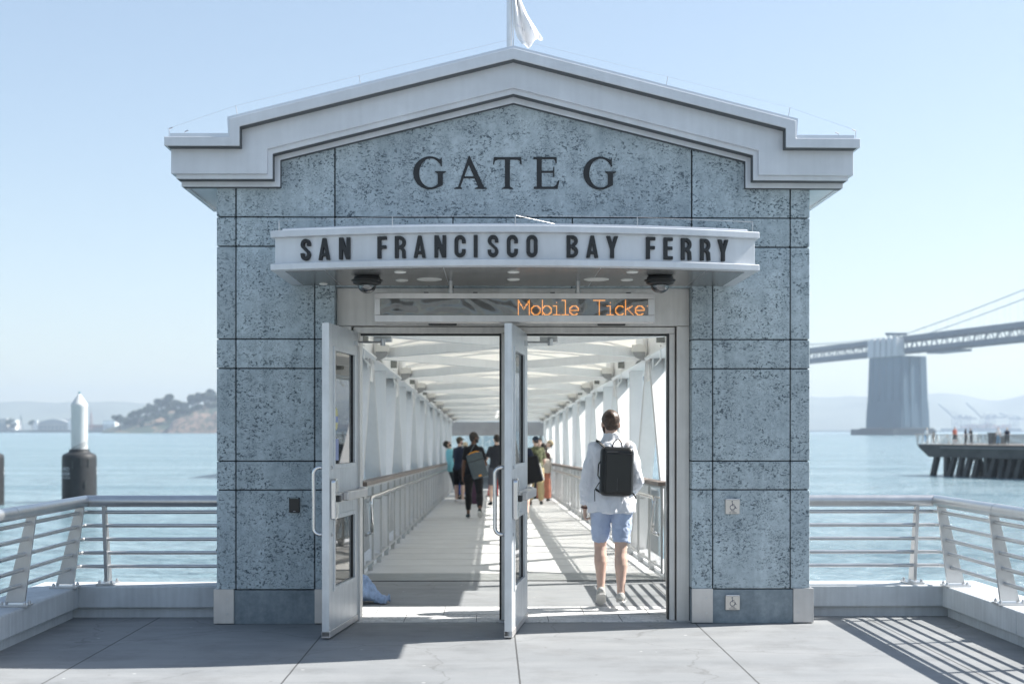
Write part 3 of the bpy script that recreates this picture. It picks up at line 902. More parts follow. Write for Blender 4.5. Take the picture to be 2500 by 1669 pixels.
# ------------------------------------------------------------------ LED SIGN hung under the awning
YS = -0.50
x0, zb_ = W(859, 738, YS); x1, zt_ = W(1502, 672.5, YS)
dx0, dz0 = W(872, 722, YS); dx1, dz1 = W(1487, 685, YS)
led = thing('message_board', 'wide grey framed dot matrix board with amber words, hung under the awning', 'message board', ((x0 + x1) / 2, YS, zb_))
cx = (x0 + x1) / 2
mb = MB()
mb.box(x0 - cx, x1 - cx, 0.02, 0.17, 0, zt_ - zb_)
for a in ((x0, x1, zb_, dz0), (x0, x1, dz1, zt_), (x0, dx0, dz0, dz1), (dx1, x1, dz0, dz1)):
    mb.box(a[0] - cx, a[1] - cx, 0, 0.03, a[2] - zb_, a[3] - zb_)
mb.build('case', M_SSP, led, bevel=0.004)
def led_panel_mat():
    m = bpy.data.materials.new('led_grid'); m.use_nodes = True
    t = m.node_tree; b = t.nodes['Principled BSDF']; b.inputs['Roughness'].default_value = 0.25
    tc = nd(t, 'ShaderNodeTexCoord')
    br = nd(t, 'ShaderNodeTexBrick'); br.offset = 0; br.inputs['Scale'].default_value = 1
    mp = nd(t, 'ShaderNodeMapping'); mp.inputs['Rotation'].default_value = (pi / 2, 0, 0)
    t.links.new(tc.outputs['Object'], mp.inputs['Vector']); t.links.new(mp.outputs[0], br.inputs['Vector'])
    br.inputs['Brick Width'].default_value = 0.0094; br.inputs['Row Height'].default_value = 0.0094; br.inputs['Mortar Size'].default_value = 0.0022
    br.inputs['Color1'].default_value = (0.05, 0.05, 0.052, 1); br.inputs['Color2'].default_value = (0.07, 0.068, 0.065, 1)
    br.inputs['Mortar'].default_value = (0.26, 0.26, 0.255, 1)
    t.links.new(br.outputs['Color'], b.inputs['Base Color'])
    return m
mb = MB(); mb.box(dx0 - cx, dx1 - cx, 0.0125, 0.019, dz0 - zb_, dz1 - zb_); mb.build('led_panel', led_panel_mat(), led)
M_COVER = glass_mat('rippled_cover', (0.96, 0.96, 0.95))
for n_ in M_COVER.node_tree.nodes:
    if n_.type == 'BUMP': n_.inputs['Strength'].default_value = 0.9; n_.inputs['Distance'].default_value = 0.05
    if n_.type == 'TEX_NOISE': n_.inputs['Scale'].default_value = 3.2; n_.inputs['Detail'].default_value = 1; n_.inputs['Distortion'].default_value = 1.5
    if n_.type == 'FRESNEL': n_.inputs['IOR'].default_value = 1.75
mb = MB(); mb.box(dx0 - cx + .001, dx1 - cx - .001, 0.003, 0.0045, dz0 - zb_ + .001, dz1 - zb_ - .001); mb.build('cover', M_COVER, led)
def emit_mat(name, col, s):
    m = bpy.data.materials.new(name); m.use_nodes = True
    b = m.node_tree.nodes['Principled BSDF']; b.inputs['Base Color'].default_value = tuple(col) + (1,)
    b.inputs['Emission Color'].default_value = tuple(col) + (1,); b.inputs['Emission Strength'].default_value = s
    return m
# dot-matrix words: plotted on a 14-row grid
dots = set()
def dline(x0, y0, x1, y1):
    n = int(max(abs(x1 - x0), abs(y1 - y0)) * 2) + 1
    for i in range(n + 1): dots.add((round(x0 + (x1 - x0) * i / n), round(y0 + (y1 - y0) * i / n)))
def darc(cx, cy, rx, ry, a0=0, a1=360):
    for i in range(80):
        a = radians(a0 + (a1 - a0) * i / 79); dots.add((round(cx + rx * cos(a)), round(cy + ry * sin(a))))
def at(zx): return (zx - 107) / 8.05
o = 0
dline(0, 0, 0, 13); dline(10, 0, 10, 13); dline(0, 0, 5, 8); dline(5, 8, 10, 0)
o = round(at(200)); darc(o + 4, 9, 4, 4)
o = round(at(285)); dline(o, 0, o, 13); darc(o + 4, 9, 4, 4)
o = round(at(365)); dline(o + 3, 5, o + 3, 13); dline(o, 5, o + 3, 5); dline(o, 13, o + 6, 13); dots.add((o + 3, 2))
o = round(at(425)); dline(o + 3, 0, o + 3, 13); dline(o, 0, o + 3, 0); dline(o, 13, o + 6, 13)
o = round(at(482)); darc(o + 4, 9, 4, 4, 40, 360); dline(o, 9, o + 8, 9)
o = round(at(665)); dline(o, 0, o + 10, 0); dline(o + 5, 0, o + 5, 13)
o = round(at(757)); dline(o + 3, 5, o + 3, 13); dline(o, 5, o + 3, 5); dline(o, 13, o + 6, 13); dots.add((o + 3, 2))
o = round(at(822)); darc(o + 4, 9, 4, 4, 40, 320)
o = round(at(898)); dline(o, 0, o, 13); dline(o, 9, o + 6, 5); dline(o + 2, 8, o + 7, 13)
o = round(at(968)); darc(o + 4, 9, 4, 4, 40, 360); dline(o, 9, o + 8, 9)
o = round(at(1054)); dots.add((o, 5))
xs0 = W((1230 + 107 / 3.0115) / 1.0643, 700, YS)[0]; zt0 = W(CU, (380 + 1062 / 3.0115) / 1.0643, YS)[1]
pw = (W((1230 + 1035 / 3.0115) / 1.0643, 700, YS)[0] - xs0) / at(1035)
ph = (zt0 - W(CU, (380 + 1168 / 3.0115) / 1.0643, YS)[1]) / 13
mb = MB()
for x, y in dots:
    X = xs0 + x * pw - cx; Z = zt0 - y * ph - zb_
    mb.box(X - pw * .36, X + pw * .36, 0.008, 0.0126, Z - ph * .36, Z + ph * .36)
mb.build('lettering', emit_mat('amber_led', (1.0, 0.42, 0.08), 0.62), led)
for u in (1034, 1326):
    xx = W(u, 650, YS + 0.09)[0] - cx
    b = MB(); b.tube([(xx, 0.095, zt_ - zb_ - 0.002), (xx, 0.095, 2.81 - zb_)], 0.016, 12); b.tube([(xx, 0.095, zt_ - zb_ - 0.002), (xx, 0.095, zt_ - zb_ + 0.03)], 0.024, 12)
    b.build('hanger_rod', M_SS, led, smooth=True)
for u in (977, 1090, 1268, 1443):
    mb = MB(); xx = W(u, 650, YS)[0] - cx; mb.box(xx - 0.018, xx + 0.018, 0.03, 0.10, zt_ - zb_ - 0.001, zt_ - zb_ + 0.010); mb.build('case_clip', M_BLACK, led)

# ------------------------------------------------------------------ dome cameras
M_DOME = glass_mat('clear_dome', (0.55, 0.58, 0.58))
def dome(u, v, lab):
    t = (2.81 - CAM.z) * FPX / (VH - 632) ; p = WT(u, 632, t)
    r = thing('security_camera', lab, 'security camera', (p.x, p.y, 2.8085), 0, 'dome cameras under the awning')
    b = MB(); b.lathe([(0.088, 0), (0.102, -0.012), (0.105, -0.030), (0.122, -0.032), (0.122, -0.042), (0.108, -0.046), (0.108, -0.062), (0.085, -0.072), (0.02, -0.072)][::-1], 28); b.build('housing', M_BLACK, r, smooth=True)
    prof = [(0.074 * cos(radians(a)), -0.07 - 0.066 * sin(radians(a))) for a in range(0, 91, 10)]
    prof[-1] = (0.002, prof[-1][1])
    b = MB(); b.lathe(prof[::-1], 28); b.build('dome', M_DOME, r, smooth='all')
    b = MB(); b.ell((0.01, -0.01, -0.085), (0.036, 0.036, 0.030)); b.box(-0.02, 0.03, -0.05, -0.03, -0.10, -0.075); b.build('lens', M_SS, r, smooth=True)
dome(842, 640, 'black dome camera under the awning, the one nearer the card reader')
dome(1514, 640, 'black dome camera under the awning, above the end of the amber words')

# ------------------------------------------------------------------ card reader, push plates
x, z = W(676, 1157, 0)
r = thing('card_reader', 'small black card reader on the left stone pillar', 'card reader', (x, 0, z))
b = MB(); b.box(-0.044, 0.044, -0.026, 0, -0.064, 0.060); b.build('body', M_BLACK, r, bevel=0.006)
b = MB(); b.box(-0.034, 0.034, -0.029, -0.025, 0.052, 0.058); b.build('status_light', mat('grey_strip', (0.22, 0.28, 0.29), 0.4), r)
b = MB(); b.box(-0.010, 0.010, -0.0272, -0.0255, -0.056, -0.050); b.build('badge', mat('pale_mark', (0.30, 0.31, 0.32), 0.5), r)
M_PLATE = mat('push_plate_steel', (0.66, 0.61, 0.55), 0.40, 0.35, var=0.08, scale=12)
M_INK = mat('dark_ink', (0.03, 0.05, 0.10), 0.6)
def push_plate(u, v, yoff, lab):
    x, z = W(u, v, yoff)
    r = thing('push_plate', lab, 'door button', (x, yoff, z), 0, 'push to open plates')
    b = MB(); b.prism([(-0.060, 0.058), (-0.060, -0.060), (0.058, -0.060), (0.060, 0.052), (0.060, 0.058)], -0.022, 0); b.build('plate', M_PLATE, r, bevel=0.004)
    b = MB(); b.box(-0.056, 0.056, -0.024, -0.003, 0.0585, 0.066); b.build('top_edge', mat('blue_sky_steel', (0.62, 0.66, 0.72), 0.25, 0.8), r)
    b = MB()
    k = 0.00105
    def P(px, py): return (px * k, -0.0232, py * k)
    b.tube([P(19 * cos(radians(a)) - 3, 19 * sin(radians(a)) - 6) for a in range(100, 371, 15)], 0.0024, 6)
    b.tube([P(-4, 30), P(-2, 8), P(16, 8), P(24, -14), P(31, -12)], 0.0026, 6)
    b.tube([P(-3, 20), P(12, 20)], 0.0022, 6)
    b.ell(P(-5, 40), (0.0058, 0.002, 0.0058))
    b.build('wheelchair_symbol', M_INK, r)
    for txt, zz in (('PUSH', -0.040), ('TO OPEN', -0.055)):
        me = text_mesh(txt, 0.0145)
        o = link_mesh('lettering', me, M_INK, r); o.rotation_euler = (pi / 2, 0, 0); o.location = (0, -0.0228, zz)
push_plate(1680, 1161, 0.0, 'square push to open plate at hip height on the stone of the right pillar')
push_plate(1680, 1381, 0.004, 'square push to open plate at foot height on the dark base of the right pillar')

# ------------------------------------------------------------------ flagpole and flag
p = W(1169, 100, 0.45)
fp = thing('flagpole', 'pale metal pole with a white flag above the gable peak', 'flagpole', (p[0], 0.45, 4.3))
b = MB(); b.tube([(0, 0, 0), (0, 0, 1.6), (0, 0, 3.2)], [0.026, 0.025, 0.022], 18); b.tube([(0, 0, 0.40), (0, 0, 0.44)], 0.036, 18)
b.build('pole', mat('pole_metal', (0.72, 0.73, 0.74), 0.32, 0.5), fp, smooth=True)
b = MB(); b.tube([(0.034, -0.01, 0.5), (0.034, -0.01, 3.1)], 0.004, 6); b.build('halyard', mat('white_cord', (0.75, 0.75, 0.74), 0.8), fp)
def cloth(name, fn, nu, nv, m, parent, thick=0.003):
    v = [fn(i / nu, j / nv) for j in range(nv + 1) for i in range(nu + 1)]
    f = [(j * (nu + 1) + i, j * (nu + 1) + i + 1, (j + 1) * (nu + 1) + i + 1, (j + 1) * (nu + 1) + i) for j in range(nv) for i in range(nu)]
    mb = MB(); mb.add(v, f); o = mb.build(name, m, parent, smooth='all')
    s = o.modifiers.new('solid', 'SOLIDIFY'); s.thickness = thick; return o
def fz(x, y):
    q = W((1230 + x / 2.61) / 1.0643, (y / 2.61) / 1.0643, 0.45); return Vector((q[0] - fp.location.x, 0, q[1] - fp.location.z))
def poly_at(P, c):
    s = c * (len(P) - 1); i = min(int(s), len(P) - 2); f_ = s - i
    return Vector(P[i]) * (1 - f_) + Vector(P[i + 1]) * f_
FL_ = [(58, -300), (60, -120), (62, 60), (68, 160), (88, 235), (116, 300)]
FR_ = [(60, -300), (84, -130), (104, -10), (150, 85), (200, 168), (252, 250)]
def flagfn(a, c):
    l_, r_ = poly_at(FL_, c), poly_at(FR_, c); q2 = l_ * (1 - a) + r_ * a
    if c > .97: q2.y += 8 * sin(a * 7)
    q = fz(q2.x, q2.y); w_ = a * c
    return (q.x, 0.05 * sin(11 * a + 4 * c) * (.3 + c) + 0.05 * sin(5 * a - 7 * c) * c, q.z)
M_FLAG = mat('white_flag_cloth', (0.86, 0.86, 0.86), 0.8, var=0.02)
fl = cloth('flag', flagfn, 34, 30, M_FLAG, fp)
ftxt = text_mesh('Bay Ferry', 0.075, 'LEFT')
def ft(p):
    a = 0.10 + p.x * 2.1 - (p.y * .4); c = 0.66 - p.y * 1.0 + p.x * 0.62
    e = 0.01
    q = Vector(flagfn(a, c)); return (q.x, q.y - 0.008, q.z)
for vv in ftxt.vertices: vv.co = ft(vv.co.copy())
link_mesh('lettering', ftxt, mat('pale_blue_print', (0.62, 0.66, 0.74), 0.8), fl)

# ------------------------------------------------------------------ bird wires on the roof edge and awning
M_WIRE = mat('thin_wire', (0.55, 0.55, 0.56), 0.3, 0.9)
bw = thing('bird_wire', 'thin bird deterrent wire on short posts along the gable roof edge', 'bird wire', (XC, -0.2, 4.0))
def wire(points, parent, loc):
    b = MB(); b.tube([Vector(p) - Vector(loc) for p in points], 0.0009, 5); return b.build('wire', M_WIRE, parent)
def wpost(p, lean, h, parent, loc, hook=0):
    p = Vector(p); b = MB(); top = p + Vector((lean, 0, h)); pts = [p - Vector(loc), top - Vector(loc)]
    b.tube(pts, 0.003, 6)
    if hook: b.tube([pts[1], pts[1] + Vector((hook, 0, 0.012))], 0.005, 6)
    b.build('post', M_WIRE, parent)
loc = (XC, -0.2, 4.0)
for s in (-1, 1):
    P = []
    for u, v, hk in ((388, 314, 1), (545, 261, 0), (828, 192, 0)):
        x, z = W(u, v, -0.2); x = XC + s * (XC - x)
        wpost((x, -0.2, z - 0.02), -0.015 * -s if not hk else 0, 0.085, bw, loc, hook=-0.03 * s if hk else 0)
        P.append((x + 0.015 * s, -0.2, z + 0.065))
    x, z = W(1178, 106, -0.2); P.append((XC, -0.2, z + 0.06))
    wire(P, bw, loc)
    for yb, du in ((0.25, 60), (0.7, 95)):
        x = XC + s * (XC - W(388 + du * .6, 305, yb)[0]); z = W(400, 301, -0.1)[1]
        wpost((x, yb, z - 0.05), 0, 0.12, bw, loc, hook=-0.03 * s)
wpost((XC, -0.2, W(1178, 106, -0.2)[1] - 0.02), 0, 0.08, bw, loc)
bw2 = thing('bird_wire', 'thin bird deterrent wire on five posts along the curved awning top', 'bird wire', (XC, -1.2, 3.12))
loc = (XC, -1.2, 3.12); P = []
for u in (640, 900, 1182, 1462, 1726):
    x = X0(u, -1.25)
    for _ in range(3): x = X0(u, -(aw_p(x) - 0.03))
    y = -(aw_p(x) - 0.03); x = max(AXC - AW_HW + .03, min(AXC + AW_HW - .03, x))
    wpost((x, y, 3.10), 0, 0.085, bw2, loc); P.append((x, y, 3.185))
wire(P, bw2, loc)
wire([(P[2][0], P[2][1], 3.185), (P[2][0] + 0.5, -1.0, 3.14)], bw2, loc)

# horn-shaped steel fins on the pillars' outer sides
M_FIN = mat('bronze_fin', (0.16, 0.14, 0.12), 0.4, 0.6)
M_FIN2 = mat('tan_fin', (0.42, 0.38, 0.31), 0.5, 0.2)
for s, u, v, m, lab in ((-1, 497, 1252, M_FIN, 'dark horn shaped fin sticking out of the left stone pillar'), (1, 1858, 1262, M_FIN2, 'tan horn shaped fin sticking out of the right stone pillar')):
    x, z = W(u, v, 0.35)
    xe = X0(497) if s < 0 else X0(1857.5)
    r = thing('wall_fin', lab, 'wall fin', (xe, 0.35, z))
    b = MB(); pts = []; rr = []
    for i in range(9):
        a = i / 8
        pts.append((s * (-0.03 + 0.105 * a), 0, 0.035 - 0.075 * a ** 1.6)); rr.append((0.012 * (1 - a) + 0.003, 0.032 * (1 - a) ** .8 + 0.003))
    b.tube(pts, rr, 12); b.build('horn', m, r, smooth='all')
    b = MB(); b.box(-0.012 * s, 0.006 * s, -0.05, 0.05, -0.03, 0.08); b.build('base_plate', M_SS, r, bevel=0.003)

# ------------------------------------------------------------------ PARAPETS
KH = 0.27
def parapet(name_lab, boxes):
    r = thing('parapet', name_lab, 'parapet', (boxes[0][0], boxes[0][2], 0))
    L = Vector(r.location)
    mb = MB(); pl = MB()
    for (x0, x1, y0, y1, toe) in boxes:
        mb.box(x0 - L.x, x1 - L.x, y0 - L.y, y1 - L.y, 0.085, KH)
        tx0, tx1, ty0, ty1 = toe
        pl.box(tx0 - L.x, tx1 - L.x, ty0 - L.y, ty1 - L.y, -0.6, 0.086)
    mb.build('coping', M_CONC, r, bevel=0.014, seg=3)
    pl.build('base_course', M_CONC, r, bevel=0.004)
    return r
def seg_boxes(s):
    X = 3.72; B = []
    ys = [0.40, -1.3, -4.3, -7.3, -9.4]
    # side run in cast lengths
    for a, b in zip(ys, ys[1:]):
        x0, x1 = (X, X + 0.42) if s > 0 else (-X - 0.42, -X)
        t0, t1 = (X + 0.05, X + 0.40) if s > 0 else (-X - 0.40, -X - 0.05)
        B.append((x0, x1, b + 0.004, a - 0.002, (t0, t1, b + 0.002, a)))
    return B
for s, lab in ((-1, 'shaded low concrete parapet along the left side of the deck'), (1, 'sunlit low concrete parapet along the right side of the deck')):
    B = seg_boxes(s)
    x0, x1 = (1.80, 3.72 + 0.42) if s > 0 else (-3.72 - 0.42, -1.80)
    B.append((x0, x1, 0.40, 0.80, (x0, x1, 0.45, 0.79)))
    parapet(lab, B)

# ------------------------------------------------------------------ RAILINGS
RX, RYB = 3.80, 0.58          # foot of the posts on the coping: side runs at x = +-RX, back runs at y = RYB
HZ, HR = 1.0, 0.05
BARS = [0.905, 0.787, 0.668, 0.549, 0.430]
LEAN = 0.115                  # the head of a post leans inwards
def lean_at(z): return LEAN * (z - KH) / (HZ - KH)
def post_mesh():
    b = MB()
    # plate in the local XZ plane: +x is inward (towards the deck)
    b.prism([(-0.085, 0.03), (0.065, 0.03), (LEAN + 0.036, HZ - KH - 0.035), (LEAN - 0.034, HZ - KH - 0.035)], -0.014, 0.014)
    return b
def make_post(parent, x, y, rz):
    p = post_mesh().build('post', M_SSR, parent, bevel=0.002)
    p.location = (x, y, KH); p.rotation_euler = (0, 0, rz)
    b = MB(); b.box(-0.125, 0.105, -0.075, 0.075, 0.0, 0.018); bp = b.build('base_plate', M_SSR, p, bevel=0.003)
    b = MB()
    for px in (-0.095, 0.078):
        for py in (-0.052, 0.052): b.lathe([(0.013, 0.018), (0.013, 0.03), (0.008, 0.042), (0.003, 0.045)], 8, c=(px, py, 0))
    b.build('bolt', M_SSR, p)
    return p
M_SSR = mat('brushed_railing_steel', (0.56, 0.565, 0.57), 0.30, 0.8, var=0.07, scale=6, streak=0.06, rvar=0.06)
def railing(s, lab):
    r = thing('railing', lab, 'railing', (s * RX, RYB, KH))
    L = Vector(r.location)
    def T(pts): return [Vector(p) - L for p in pts]
    xh = s * (RX - LEAN); yh = RYB - LEAN
    xin = X0(497) + 0.25 if s < 0 else X0(1857.5) - 0.25
    b = MB()
    b.tube(T([(xin, yh, HZ), (xh, yh, HZ)]), HR, 20)
    b.build('handrail', M_SSR, r, smooth=True)
    b = MB(); b.tube(T([(xh, yh + 0.012, HZ), (xh, -9.3, HZ)]), HR, 20)
    for yy in ((-1.35 if s < 0 else -1.0), -3.9, -6.5): b.tube(T([(xh, yy, HZ), (xh, yy - 0.012, HZ)]), HR + 0.002, 20)
    b.build('handrail', M_SSR, r, smooth=True)
    b = MB(); b.ell(Vector((xh, yh, HZ)) - L, (HR, HR, HR), n=18, m=12); b.build('corner_elbow', M_SSR, r, smooth='all')
    for z in BARS:
        ln = lean_at(z)
        b = MB(); b.tube(T([(s * (RX - ln - 0.03), RYB - ln, z), (xin, RYB - ln, z)]), 0.0165, 12); b.build('rail_bar', M_SSR, r, smooth=True)
        b = MB(); b.tube(T([(s * (RX - ln), RYB - 0.25, z), (s * (RX - ln), -9.3, z)]), 0.0165, 12); b.build('rail_bar', M_SSR, r, smooth=True)
        b = MB()   # short link turning the corner
        b.tube(T([(s * (RX - ln - 0.03), RYB - ln, z), (s * (RX - ln), RYB - ln - 0.05, z), (s * (RX - ln), RYB - 0.26, z)]), 0.0165, 12); b.build('rail_bar', M_SSR, r, smooth=True)
    for yy in (0.32, -0.93, -2.18, -3.43, -4.7, -6.0, -7.3, -8.6):
        p = make_post(r, 0, 0, 0 if s < 0 else pi); p.location = Vector((s * RX, yy, KH)) - L
    p = make_post(r, 0, 0, -pi / 2); p.location = Vector((s * (RX - 0.28), RYB, KH)) - L
    p = make_post(r, 0, 0, -pi / 2); p.location = Vector((s * 2.30, RYB, KH)) - L
    return r
railing(-1, 'shaded steel railing with round handrail along the left deck edge')
railing(1, 'sunlit steel railing with round handrail along the right deck edge')

# short bar railings beside the landing behind the gate
for s, lab in ((-1, 'bar railing on the left edge of the landing behind the gate'), (1, 'bar railing on the right edge of the landing behind the gate')):
    r = thing('landing_railing', lab, 'railing', (s * 1.78, 1.0, 0), 0, 'landing railings')
    b = MB(); b.tube([(0, 0.0, 1.0), (0, 2.1, 1.0)], 0.04, 14); b.build('handrail', M_SSR, r, smooth=True)
    for z in BARS + [0.31, 0.19]:
        b = MB(); b.tube([(0, 0.0, z), (0, 2.1, z)], 0.0165, 10); b.build('rail_bar', M_SSR, r, smooth=True)
    for y in (0.02, 1.05, 2.08):
        b = MB(); b.box(-0.05, 0.05, y - 0.014, y + 0.014, 0, 0.98); b.build('post', M_SSR, r)

# ------------------------------------------------------------------ denim sandbag propping the door
p = GZ(842, 1383, 0.0)
sb = thing('sandbag', 'blue denim sandbag lying on the threshold behind the left door', 'sandbag', (p.x - 0.135, p.y + 0.06, 0.003), radians(-12))
b = MB()
n = 26
prof = []
pts = []; rr = []
for i in range(n + 1):
    a = i / n
    x = -0.34 + 0.62 * a
    h = 0.16 * (1 - (abs(a - 0.38) / 0.62) ** 1.7) + 0.006
    w = 0.17 * (1 - (abs(a - 0.45) / 0.72) ** 2.5) + 0.01
    pts.append((x, 0, h + 0.004)); rr.append((w, h))
b.tube(pts, rr, 22)
b.prism([(0.26, 0.008), (0.33, 0.005), (0.335, 0.075), (0.26, 0.06)], -0.085, 0.085)
me = remeshed(b, 0.010, 'bag', 3)
for vv in me.vertices:
    c = vv.co; f = noise.noise(Vector((c.x * 9, c.y * 9, c.z * 9))) * 0.018 + abs(noise.noise(Vector((c.x * 26, c.y * 8, c.z * 14)))) * 0.03
    vv.co += vv.normal * (f - 0.010)
    if vv.co.z < 0.002: vv.co.z = 0.002
link_mesh('bag', me, mat('denim_cloth', (0.28, 0.38, 0.56), 0.9, var=0.22, scale=22, bump=0.5, bscale=120), sb)
# ------------------------------------------------------------------ GANGWAY
Y0g, BAY, NB = 3.3, 4.62, 8
Y1g = Y0g + BAY * NB
gw = thing('gangway', 'long white covered gangway of steel trusses sloping down to the ferry float', 'gangway', (0.05, Y0g, 0))
GX = 0.05; HWi = 1.62
slope_ang = math.atan(-0.0161)
GM = Matrix.Translation((0, 0, 0))
def gpt(x, y, z):      # gangway coordinates: x from centre, y along from the threshold, z above its floor -> local to the thing
    return Vector((x, y, z - 0.0161 * y))
def gbox(mb, x0, x1, y0, y1, z0, z1, mi=0):
    x0, x1 = min(x0, x1), max(x0, x1)
    v = [gpt(x, y, z) for z in (z0, z1) for y in (y0, y1) for x in (x0, x1)]
    mb.add(v, [(0, 2, 3, 1), (4, 5, 7, 6), (0, 1, 5, 4), (2, 6, 7, 3), (0, 4, 6, 2), (1, 3, 7, 5)], mi)
Lg = BAY * NB
b = MB(); gbox(b, -1.95, 1.95, 0.012, Lg, -0.25, -0.002); b.build('floor', M_GFLOOR, gw)
b = MB()
for i in range(1, 36):
    gbox(b, -HWi, HWi, i * 1.03, i * 1.03 + 0.006, -0.004, 0.0)
b.build('floor_seam', mat('grey_seam', (0.46, 0.46, 0.45), 0.8), gw)
M_GRATE = mat('steel_grating', (0.33, 0.335, 0.33), 0.6, 0.4, var=0.15, scale=60)
b = MB(); gbox(b, -HWi, HWi, 0.02, 0.9, -0.002, 0.003)
for i in range(28): gbox(b, -HWi, HWi, 0.03 + i * 0.031, 0.045 + i * 0.031, 0.003, 0.007)
b.build('entry_grating', mat('ribbed_plate', (0.42, 0.43, 0.42), 0.6, 0.3), gw)
b = MB(); gbox(b, -1.9, 1.9, -0.02, 0.014, -0.03, 0.006); b.build('expansion_joint', M_RUBBER, gw)
# sills, chords
TX = 1.80                  # truss centre line
ZC = 2.655
for s in (-1, 1):
    b = MB(); gbox(b, s * (TX - 0.13), s * (TX + 0.13), 0.0, Lg, -0.24, 0.04); b.build('bottom_chord', M_WHITE2, gw, bevel=0.006)
    b = MB(); gbox(b, s * (TX - 0.14), s * (TX + 0.14), -0.3, Lg, ZC - 0.14, ZC + 0.10); b.build('top_chord', M_WHITE2, gw, bevel=0.006)
    b = MB(); gbox(b, s * (TX - 0.20), s * (TX - 0.14), -0.3, Lg, ZC - 0.165, ZC - 0.142); gbox(b, s * (TX + 0.14), s * (TX + 0.20), -0.3, Lg, ZC - 0.165, ZC - 0.142); b.build('chord_flange', M_WHITE2, gw)
# web members: wide-flange sections (thin web between two flanges)
def wf(parent, name, p, q, depth, flange, th=0.014):
    p, q = Vector(p), Vector(q); t = (q - p).normalized()
    X = Vector((1, 0, 0)); side = t.cross(X).normalized()
    b = MB()
    b.bar(p, q, 0.010, depth - 2 * th, up=side)
    for k in (-1, 1):
        o_ = side * (k * (depth / 2 - th / 2)); b.bar(p + o_, q + o_, flange, th, up=side)
    return b.build(name, M_WHITE2, parent)
zt_, zb2 = ZC - 0.14, 0.04
for s in (-1, 1):
    for k in range(NB + 1):
        wf(gw, 'vertical', gpt(s * TX, k * BAY, zb2), gpt(s * TX, k * BAY, zt_), 0.11, 0.18)
    for k in range(NB):
        ym = (k + 0.5) * BAY
        for d in (-1, 1):
            wf(gw, 'diagonal', gpt(s * TX, ym + d * 0.16, zt_), gpt(s * TX, ym + d * (BAY / 2 - 0.26), zb2), 0.13, 0.20)
        b = MB()     # gusset plate at the top node
        for xx in (-0.075, 0.075):
            P = [(ym - 0.42, ZC - 0.141), (ym + 0.42, ZC - 0.141), (ym + 0.30, ZC - 0.40), (ym - 0.30, ZC - 0.40)]
            b.prism([(gpt(0, y, z).y, gpt(0, y, z).z) for y, z in P], s * TX + xx - 0.006, s * TX + xx + 0.006, axis='x')
        b.build('gusset', M_WHITE2, gw)
# roof: crossing beams and a panelled sheet
ZR = 2.80
def roof_mat():
    m = bpy.data.materials.new('translucent_roof_panel'); m.use_nodes = True
    t = m.node_tree; b = t.nodes['Principled BSDF']
    b.inputs['Base Color'].default_value = (0.90, 0.885, 0.84, 1); b.inputs['Roughness'].default_value = 0.6
    tl = nd(t, 'ShaderNodeBsdfTranslucent'); tl.inputs[0].default_value = (0.90, 0.885, 0.84, 1)
    tc = nd(t, 'ShaderNodeTexCoord'); nz = nd(t, 'ShaderNodeTexNoise'); nz.inputs['Scale'].default_value = 1.3
    t.links.new(tc.outputs['Object'], nz.inputs['Vector'])
    rp = nd(t, 'ShaderNodeMapRange'); rp.inputs['To Min'].default_value = 0.42; rp.inputs['To Max'].default_value = 0.5
    t.links.new(nz.outputs['Fac'], rp.inputs['Value'])
    mx = nd(t, 'ShaderNodeMixShader'); t.links.new(rp.outputs[0], mx.inputs[0])
    t.links.new(b.outputs[0], mx.inputs[1]); t.links.new(tl.outputs[0], mx.inputs[2])
    t.links.new(mx.outputs[0], t.nodes['Material Output'].inputs['Surface'])
    return m
M_ROOF = roof_mat()
def zv(x): return ZR + 0.06 + 0.26 * (1 - (x / 2.12) ** 2)
def vault(b, y0, y1):
    xs = [-2.12 + 4.24 * i / 12 for i in range(13)]
    P = [(x, zv(x)) for x in xs] + [(x, zv(x) + 0.02) for x in xs[::-1]]
    n = len(P); v = [gpt(x, y, z) for y in (y0, y1) for x, z in P]
    b.add(v, [tuple(range(n)), tuple(range(n, 2 * n))[::-1]] + [((i + 1) % n, i, n + i, n + (i + 1) % n) for i in range(n)])
b = MB()
vault(b, -1.45, Lg - 9.3)
b.build('roof_panel', M_ROOF, gw)
b = MB(); vault(b, Lg - 9.0, Lg - 4.7); vault(b, Lg - 4.4, Lg)
b.build('roof_panel', M_ROOF, gw)
b = MB()
for s in (-1, 1): gbox(b, s * 2.08, s * 2.14, -1.45, Lg, ZR - 0.02, ZR + 0.11)
gbox(b, -2.04, 2.04, -1.46, -1.40, ZR - 0.02, ZR + 0.06)
b.build('roof_edge', M_WHITE2, gw)
b = MB()
for k in range(NB * 2):
    ya = (k * 0.5 - 0.25) * BAY
    for (xa, xb) in ((-2.0, 2.0), (2.0, -2.0)):
        for i in range(8):
            x1 = xa + (xb - xa) * i / 8; x2 = xa + (xb - xa) * (i + 1) / 8
            b.bar(gpt(x1, ya + BAY * .5 * i / 8, zv(x1) - .012), gpt(x2, ya + BAY * .5 * (i + 1) / 8, zv(x2) - .012), 0.04, 0.025)
b.build('roof_batten', M_WHITE2, gw)
nodes = [(k + 0.5) * BAY for k in range(-1, NB + 1)]
for a, c in zip(nodes, nodes[1:]):
    if c > Lg: c = Lg
    if a < -1: a = -1.35
    for sx in (-1, 1):
        b = MB(); b.bar(gpt(-sx * 1.68, a + 0.1, 2.585 + 0.003 * sx), gpt(sx * 1.68, c - 0.1, 2.585 + 0.003 * sx), 0.11, 0.11); 
        b.build('roof_beam', M_WHITE2, gw, bevel=0.004)
